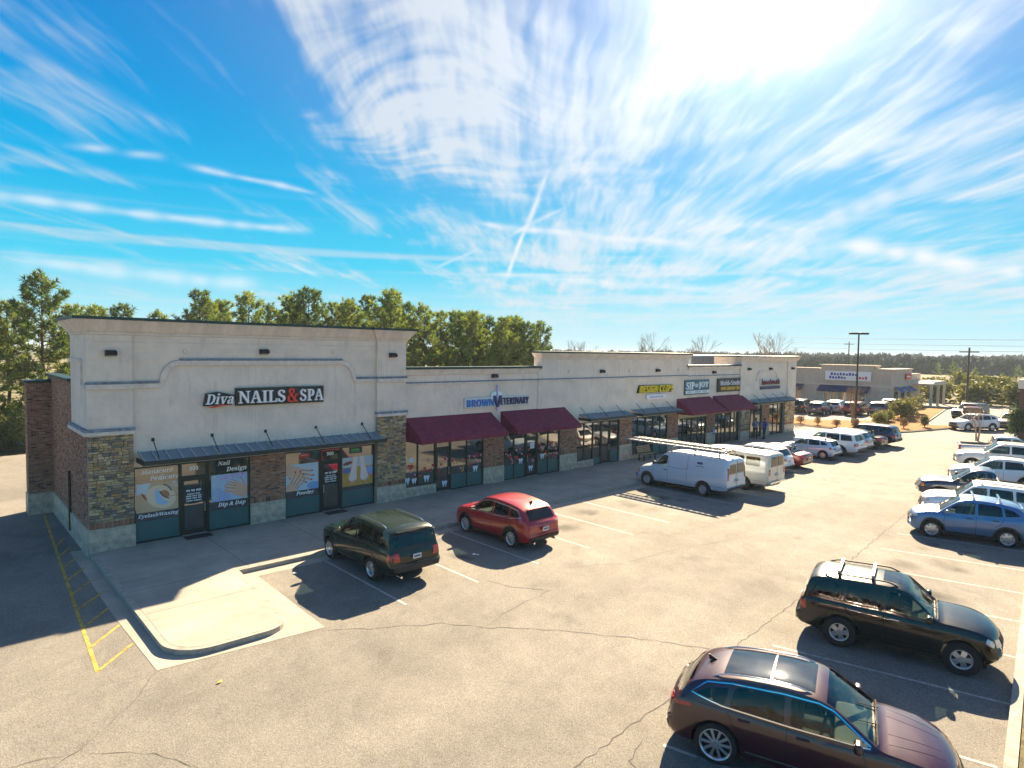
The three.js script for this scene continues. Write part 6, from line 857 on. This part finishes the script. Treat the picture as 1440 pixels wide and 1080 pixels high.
// ================================================================ beyond the lot
{
  const isl = [[66, -14], [65.4, -3.2], [64.6, 4.4], [65.6, 6.2], [68.5, 7.3], [76, 9.2], [77.6, 8.3], [76.4, 7.1], [80, 5.8], [104, 2.2], [104, .3], [84, 1.5], [76.5, 1.9], [71.2, -3], [70, -14]];
  const far = new THREE.PlaneGeometry(56, 78, 28, 39); far.rotateX(-Math.PI / 2); far.translate(92, -.004, 7); const p = far.attributes.position, c = new Float32Array(p.count * 3); for (let i = 0; i < p.count; i++) { const a = .27 * (1 + .2 * fbm(p.getX(i) * .1, p.getZ(i) * .1, 3)); c[i * 3] = a; c[i * 3 + 1] = a; c[i * 3 + 2] = a * .97; } far.setAttribute('color', new THREE.BufferAttribute(c, 3)); struct('road', wuv(far), M.asphalt);
  struct('kerb', sheet(isl, .13, 0), M.kerb); const cx = 74, cz = 2; struct('pine_straw_bed', sheet(isl.map(([x, z]) => [x + Math.sign(cx - x) * .15, z + Math.sign((x > 77 ? 1.2 : cz) - z) * .15]), .17, .02), std([.40, .20, .055], 1, { map: noiseTex(512, 1.3, [.85, .82, .75], .3, .5, 81), bumpMap: bumpTex(256, .4, 1, 82), bumpScale: .03 }));
  const g = 'shrubs on the pine straw bed', r = rng(41);
  [[66.9, -9], [66.7, -6.6], [66.6, -4.4], [66.3, -2.4], [66.2, -.6], [66.1, 1.3], [66.1, 3.1], [67.0, 5.2]].forEach(([x, z], i) => shrub('rust', x, z, .8 + r() * .35, .75 + r() * .3, 'small rust coloured shrub along the pine straw edge', g, .15));
  [[71.5, 3.6], [72.6, 3.2], [73.8, 2.9], [75, 2.7], [76.2, 2.9], [77.4, 2.6]].forEach(([x, z]) => shrub('yellow', x, z, 1.5 + r() * .5, 1.2 + r() * .4, 'yellow green shrub in the clipped row on the bed', g, .15));
  [[81, 3.0], [84, 2.5], [87, 2.0], [91, 1.6]].forEach(([x, z], i) => shrub(i === 1 ? 'rust' : 'yellow', x, z, 3.4 - i * .3, 2.5, i === 1 ? 'large tawny shrub among yellow ones near the canopy' : 'large yellow green shrub near the open canopy', g, .15));
  shrub('green', 73.4, 7.2, 1.0, 1.3, 'small dark green shrub at the bed corner', g, .15); shrub('rust', 70.5, 6.1, 1.0, 1.2, 'tawny grass clump at the bed corner', g, .15);
  tree('crepe_myrtle', myrtle[0], M.twig, null, 68.2, -4.6, 1.25, .4, 'leafless multi-stemmed tree beside the small rust shrubs', undefined, .15); tree('crepe_myrtle', myrtle[1], M.twig, null, 71.2, 1.0, 1.2, 1.4, 'leafless multi-stemmed tree beside the lamp post', undefined, .15); tree('crepe_myrtle', myrtle[0], M.twigPale, null, 66.5, 12.9, 1.0, 2.2, 'leafless pale multi-stemmed tree behind the silver pickup');
  // lamp post
  const lp = thing('lamp_post', 'tall dark lamp post with two flat heads on the pine straw bed', 'lamp post', undefined, [69.2, .15, 2.0], -.75); part('base', new THREE.CylinderGeometry(.3, .3, .7, 16).translate(0, .35, 0), M.concrete, lp); part('pole', new THREE.CylinderGeometry(.07, .11, 9.0, 10).translate(0, 5.1, 0), M.black, lp); for (const s of [-1, 1]) part('lamp_head', box(s > 0 ? .12 : -.95, s > 0 ? .95 : -.12, 9.42, 9.62, -.2, .2, .03), M.black, lp); part('arm', box(-.2, .2, 9.48, 9.56, -.05, .05), M.black, lp);
}
// ---------------------------------------------------------------- the other retail building
{
  const t = thing('retail_building', 'tan stucco retail building with stepped parapet and dark blue awnings', 'building', undefined, [98, 0, -3.2]), ST = std([.56, .47, .38], .9, { map: noiseTex(256, 4, [.94, .94, .94], .06, .08, 91) }), TR = std([.64, .54, .42], .9), AW = std([.012, .03, .09], .8), SH = std([.30, .27, .235], .9);
  part('wall', box(0, 14, 0, 4.8, -34, 0), ST, t); part('parapet', box(-.15, 2, 4.8, 5.9, -9.5, -2.2), ST, t); part('parapet', box(-.1, 1.5, 4.8, 5.35, -16, -9.5), ST, t); part('parapet', box(-.1, 1.5, 4.8, 5.75, -34, -16), ST, t); part('parapet', box(-.1, 9, 4.8, 5.45, -2.2, .1), ST, t);
  part('cornice', box(-.35, 2.1, 5.9, 6.05, -9.7, -2.0), TR, t); part('cornice', box(-.25, 1.6, 5.35, 5.5, -16, -9.7), TR, t); part('cornice', box(-.25, 1.6, 5.75, 5.9, -34, -16), TR, t); part('cornice', box(-.25, 9.1, 5.45, 5.6, -2, .3), TR, t); part('trim_band', box(-.06, 0, 3.0, 3.12, -34, 0), TR, t);
  const win_ = (z0, z1, y0, y1) => { const w = new THREE.Group(); w.name = 'window'; t.add(w); part('pane', box(-.05, 0, y0, y1, z0, z1), M.glass, w); part('frame', [box(-.09, -.05, y0, y1, z0, z0 + .1), box(-.09, -.05, y0, y1, z1 - .1, z1), box(-.09, -.05, y1 - .1, y1, z0, z1), box(-.09, -.05, y0, y1, (z0 + z1) / 2 - .05, (z0 + z1) / 2 + .05)], M.white, w); };
  win_(-6.4, -5.2, .1, 2.3); win_(-5.0, -3.2, .5, 2.3); win_(-9, -7, .5, 2.3); win_(-15, -12.5, .5, 2.3); win_(-20, -17, .5, 2.3); win_(-25, -22, .5, 2.3);
  for (const [a, b] of [[-9.6, -2.6], [-16.5, -12]]) { const g = new THREE.BufferGeometry(); part('awning', rawGeo([-.06, 3.0, a, -.06, 3.0, b, -1.3, 2.3, b, -.06, 3.0, a, -1.3, 2.3, b, -1.3, 2.3, a, -1.3, 2.3, a, -1.3, 2.3, b, -1.3, 2.05, b, -1.3, 2.3, a, -1.3, 2.05, b, -1.3, 2.05, a]), AW, t, 'dark blue awning'); }
  for (const x of [1.4, 4.4, 7.2]) { part('awning', rawGeo([x, 3.0, .06, x + 1.8, 3.0, .06, x + 1.8, 2.3, 1.0, x, 3.0, .06, x + 1.8, 2.3, 1.0, x, 2.3, 1.0]), std([.02, .10, .28], .8), t, 'bright blue awning'); part('side_window', box(x + .1, x + 1.7, .6, 2.3, 0, .04), M.glass, t); }
  const sg = thing('shop_sign', 'white board sign with blue and red lettering on the tan building', 'sign', undefined, [97.8, 3.75, -3.2]); part('board', box(-.12, 0, 0, 1.35, -8.8, -2.5), M.white, sg); for (const [n, p, y, z, m, l] of [[9, .42, .72, -8.0, std([.01, .05, .28], .5), 'blue illegible lettering'], [6, .4, .22, -8.2, std([.01, .05, .28], .5), 'blue illegible lettering'], [4, .4, .25, -4.5, std([.6, .02, .05], .5), 'red illegible lettering']]) { const q = []; for (let i = 0; i < n; i++) q.push(box(-.15, -.12, y, y + .40 - (i % 3) * .06, z + i * p, z + i * p + .28)); part('letters', q, m, sg, l, 'stuff'); }
  const rs = thing('shop_sign', 'small red sign on the side of the tan building', 'sign', undefined, [104, 4.0, -3.1]); part('board', box(0, 2.6, 0, .9, 0, .1), std([.5, .01, .03], .5), rs); part('sign_stripe', box(.4, 2.2, .38, .52, .1, .105), M.white, rs);
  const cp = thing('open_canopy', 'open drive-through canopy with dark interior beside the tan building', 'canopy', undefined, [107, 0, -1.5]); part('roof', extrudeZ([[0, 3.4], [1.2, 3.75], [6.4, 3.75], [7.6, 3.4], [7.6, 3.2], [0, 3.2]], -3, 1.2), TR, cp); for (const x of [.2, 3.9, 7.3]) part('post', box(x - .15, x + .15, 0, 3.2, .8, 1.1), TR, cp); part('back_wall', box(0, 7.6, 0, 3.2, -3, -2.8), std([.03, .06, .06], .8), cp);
}
// ---------------------------------------------------------------- cars over there, too small to show much: copies
{
  const G = 'cars parked before the tan building', C = (src, from, to, x, z, turn, label, g = G) => { const c = copyOf(src, label, g); if (to) repaint(c, from, to); put(c, x, z, turn); };
  C(explorer, PT.white, PT.black, 81.5, -8.6, 0.1, 'black sport utility facing the tan building'); C(rav, PT.white, PT.navy, 80.5, -5.9, .05, 'navy sport utility facing the tan building'); C(redSedan, PT.darkRed, PT.grey, 85.0, -11.0, 0, 'grey sedan facing the tan building'); C(mini, PT.violet, PT.darkRed, 84.0, -2.8, .05, 'maroon minivan facing the tan building'); C(wagon, PT.pearl, PT.silver, 84.5, 0.0 - 5.3, .05, 'silver wagon facing the tan building'); C(tahoe, PT.pearl, PT.silver, 89.0, -.6, .1, 'large silver sport utility near the yellow shrubs'); C(explorer, PT.white, PT.grey, 86.2, .9 - 1.5, .05 + .0, 'grey sport utility near the yellow shrubs'); C(redSedan, PT.darkRed, PT.navy, 93.0, -1.6, .1, 'navy sedan nearest the canopy'); C(silverSuv, PT.silver, PT.pearl, 80.0, -12.2, 0, 'pearl sport utility far along the tan building');
  const H = 'vehicles on the road beyond the lot'; C(rav, PT.white, null, 76.5, 9.9 - 2.2 + 3, 2.5, 'white sport utility driving past the bed corner', H); C(truck2, PT.silver, PT.darkRed, 84.5, 9.0, .25, 'red crew cab pickup on the road behind the white car', H); C(explorer, PT.white, PT.tan, 80.5, 13.4, 2.9, 'tan sport utility driving toward the lot', H); C(tahoe, PT.pearl, PT.navy, 90.5, 7.6, .25, 'navy sport utility behind the red pickup', H);
}
// ---------------------------------------------------------------- poles and wires
{
  const pole = (x, z, h, label) => { const t = thing('utility_pole', label, 'utility pole', 'utility poles beyond the lot', [x, 0, z]); part('pole', new THREE.CylinderGeometry(.12, .18, h, 8).translate(0, h / 2, 0), std([.10, .075, .055], .95), t); part('crossarm', box(-.06, .06, h - .7, h - .55, -1.2, 1.2), M.bark, t); return [x, z, h]; };
  const A = [pole(109, 3.5, 8.8, 'brown utility pole rising behind the red pickup'), pole(140, 8, 8.4, 'thin utility pole before the mixed wood'), pole(170, -34, 11, 'utility pole behind the tan building')];
  const wire = (a, b, sag, label) => { const pts = []; for (let i = 0; i <= 16; i++) { const u = i / 16; pts.push(V(lerp(a[0], b[0], u), lerp(a[1], b[1], u) - sag * 4 * u * (1 - u), lerp(a[2], b[2], u))); } single('overhead_wire', new THREE.TubeGeometry(new THREE.CatmullRomCurve3(pts), 24, .035, 4), M.grey, label, 'wire', 'wires over the wood'); };
  wire([150, 11.6, -40], [165, 11.4, 70], .6, 'topmost overhead wire crossing above the wood'); wire([150, 10.4, -40], [165, 10.2, 70], .6, 'middle overhead wire crossing above the wood'); wire([150, 9.3, -40], [165, 9.1, 70], .6, 'lowest overhead wire crossing above the wood');
}
// ---------------------------------------------------------------- woods and hills
{
  const r = rng(61); const G = 'trees of the wood beyond the road';
  for (let i = 0; i < 46; i++) { const u = i / 46, x = 118 + r() * 70, z = -14 + u * 62 + r() * 4; const k = r(); if (k < .38) tree('wood_tree', farPines[i % 2], M.bark, M.needles, x, z, .42 + r() * .16, r() * 6, 'small pine in the mixed wood beyond the road', G, -1.2); else if (k < .72) tree('wood_tree', bareKinds[i % 3], M.twig, null, x, z, .62 + r() * .25, r() * 6, 'leafless brown tree in the mixed wood beyond the road', G, -1.2); else shrub('yellow', x - 6, z, 5 + r() * 3, 4.5 + r() * 1.5, 'yellow green bush at the edge of the wood beyond the road', G, -.8); }
  for (let i = 0; i < 60; i++) { const x = 190 + r() * 140, z = -190 + r() * 330; tree('wood_tree', i % 3 ? farBare[i % 2] : farPines[i % 2], M.twig, M.needles, x, z, .5 + r() * .25, r() * 6, i % 3 ? 'leafless tree far behind the tan building' : 'distant pine far behind the tan building', 'distant trees behind the tan building', -3); }
  // hills: long ridges, wooded
  const ridge = (d, a0, a1, h, seed, w) => { const v = [], n = 220, rows = 10, P = (i, j) => { const a = lerp(a0, a1, i / n), rr = d + j * w, hh = (h * (.55 + .45 * fbm(a * 9 + seed, j * .12, 4) + .25 * N2(a * 3, seed)) + 2.6 * N2(a * d * .04, j * 3 + seed)) * Math.sin(Math.min(1, (j + .2) / rows * 1.25) * Math.PI * .5); return [-1.66 + Math.cos(a) * rr, Math.max(-2, hh - 2), 25.76 + Math.sin(a) * rr]; }; for (let i = 0; i < n; i++) for (let j = 0; j < rows; j++) v.push(...P(i, j), ...P(i + 1, j), ...P(i + 1, j + 1), ...P(i, j), ...P(i + 1, j + 1), ...P(i, j + 1)); return rawGeo(v); };
  const hm = std([.022, .036, .024], 1); struct('hills', wuv(ridge(620, -1.9, .6, 6, 3, 30)), hm); struct('hills', wuv(ridge(1250, -1.9, .6, 14, 8, 60)), std([.022, .036, .028], 1));
  const crown = bush(399, 170, .16, [[1, 1, 1]]).leaf;
  const n = 16000, im = new THREE.InstancedMesh(crown, std([1, 1, 1], 1), n), m4 = new THREE.Matrix4(), q = new THREE.Quaternion(), col = new THREE.Color(); im.name = 'far_wood'; im.userData = { kind: 'stuff', label: 'dark wood covering the far hills', category: 'wood' };
  for (let i = 0; i < n; i++) { const a = -1.35 + r() * 1.75, d = 330 + Math.pow(r(), 1.2) * 560, s = 6 + r() * 5, y = d < 620 ? lerp(-7, -5, (d - 330) / 290) : -5 + (d - 620) / 280 * 4 * (.6 + .5 * fbm(a * 9 + 3, (d - 620) / 30 * .12, 3)); q.setFromAxisAngle(V(0, 1, 0), r() * 6); m4.compose(V(-1.66 + Math.cos(a) * d, y, 25.76 + Math.sin(a) * d), q, V(s, s * (.8 + r() * .6), s)); im.setMatrixAt(i, m4); const k = r(); col.setRGB(...(k < .45 ? [.028, .052, .030] : k < .8 ? [.07, .058, .045] : [.045, .065, .03])); im.setColorAt(i, col); }
  scene.add(im);
  // brick pier and clipped bush where the neighbouring block begins
  const pr = thing('brick_gatepost', 'tall tan topped brick pillar beside a clipped bush', 'pillar', undefined, [72, 0, 15.6]); part('shaft', box(-.6, .6, 0, 4.6, -.6, .9), std([.20, .10, .07], .9, { map: noiseTex(256, .7, [.9, .9, .9], .2, .3, 95) }), pr); part('cap', box(-.7, .7, 4.6, 5.4, -.7, 1.0), M.stucco, pr); shrub('green', 71.2, 14.9, 1.6, 3.2, 'dark green clipped bush against the brick pillar');
}
renderer.render(scene, camera);
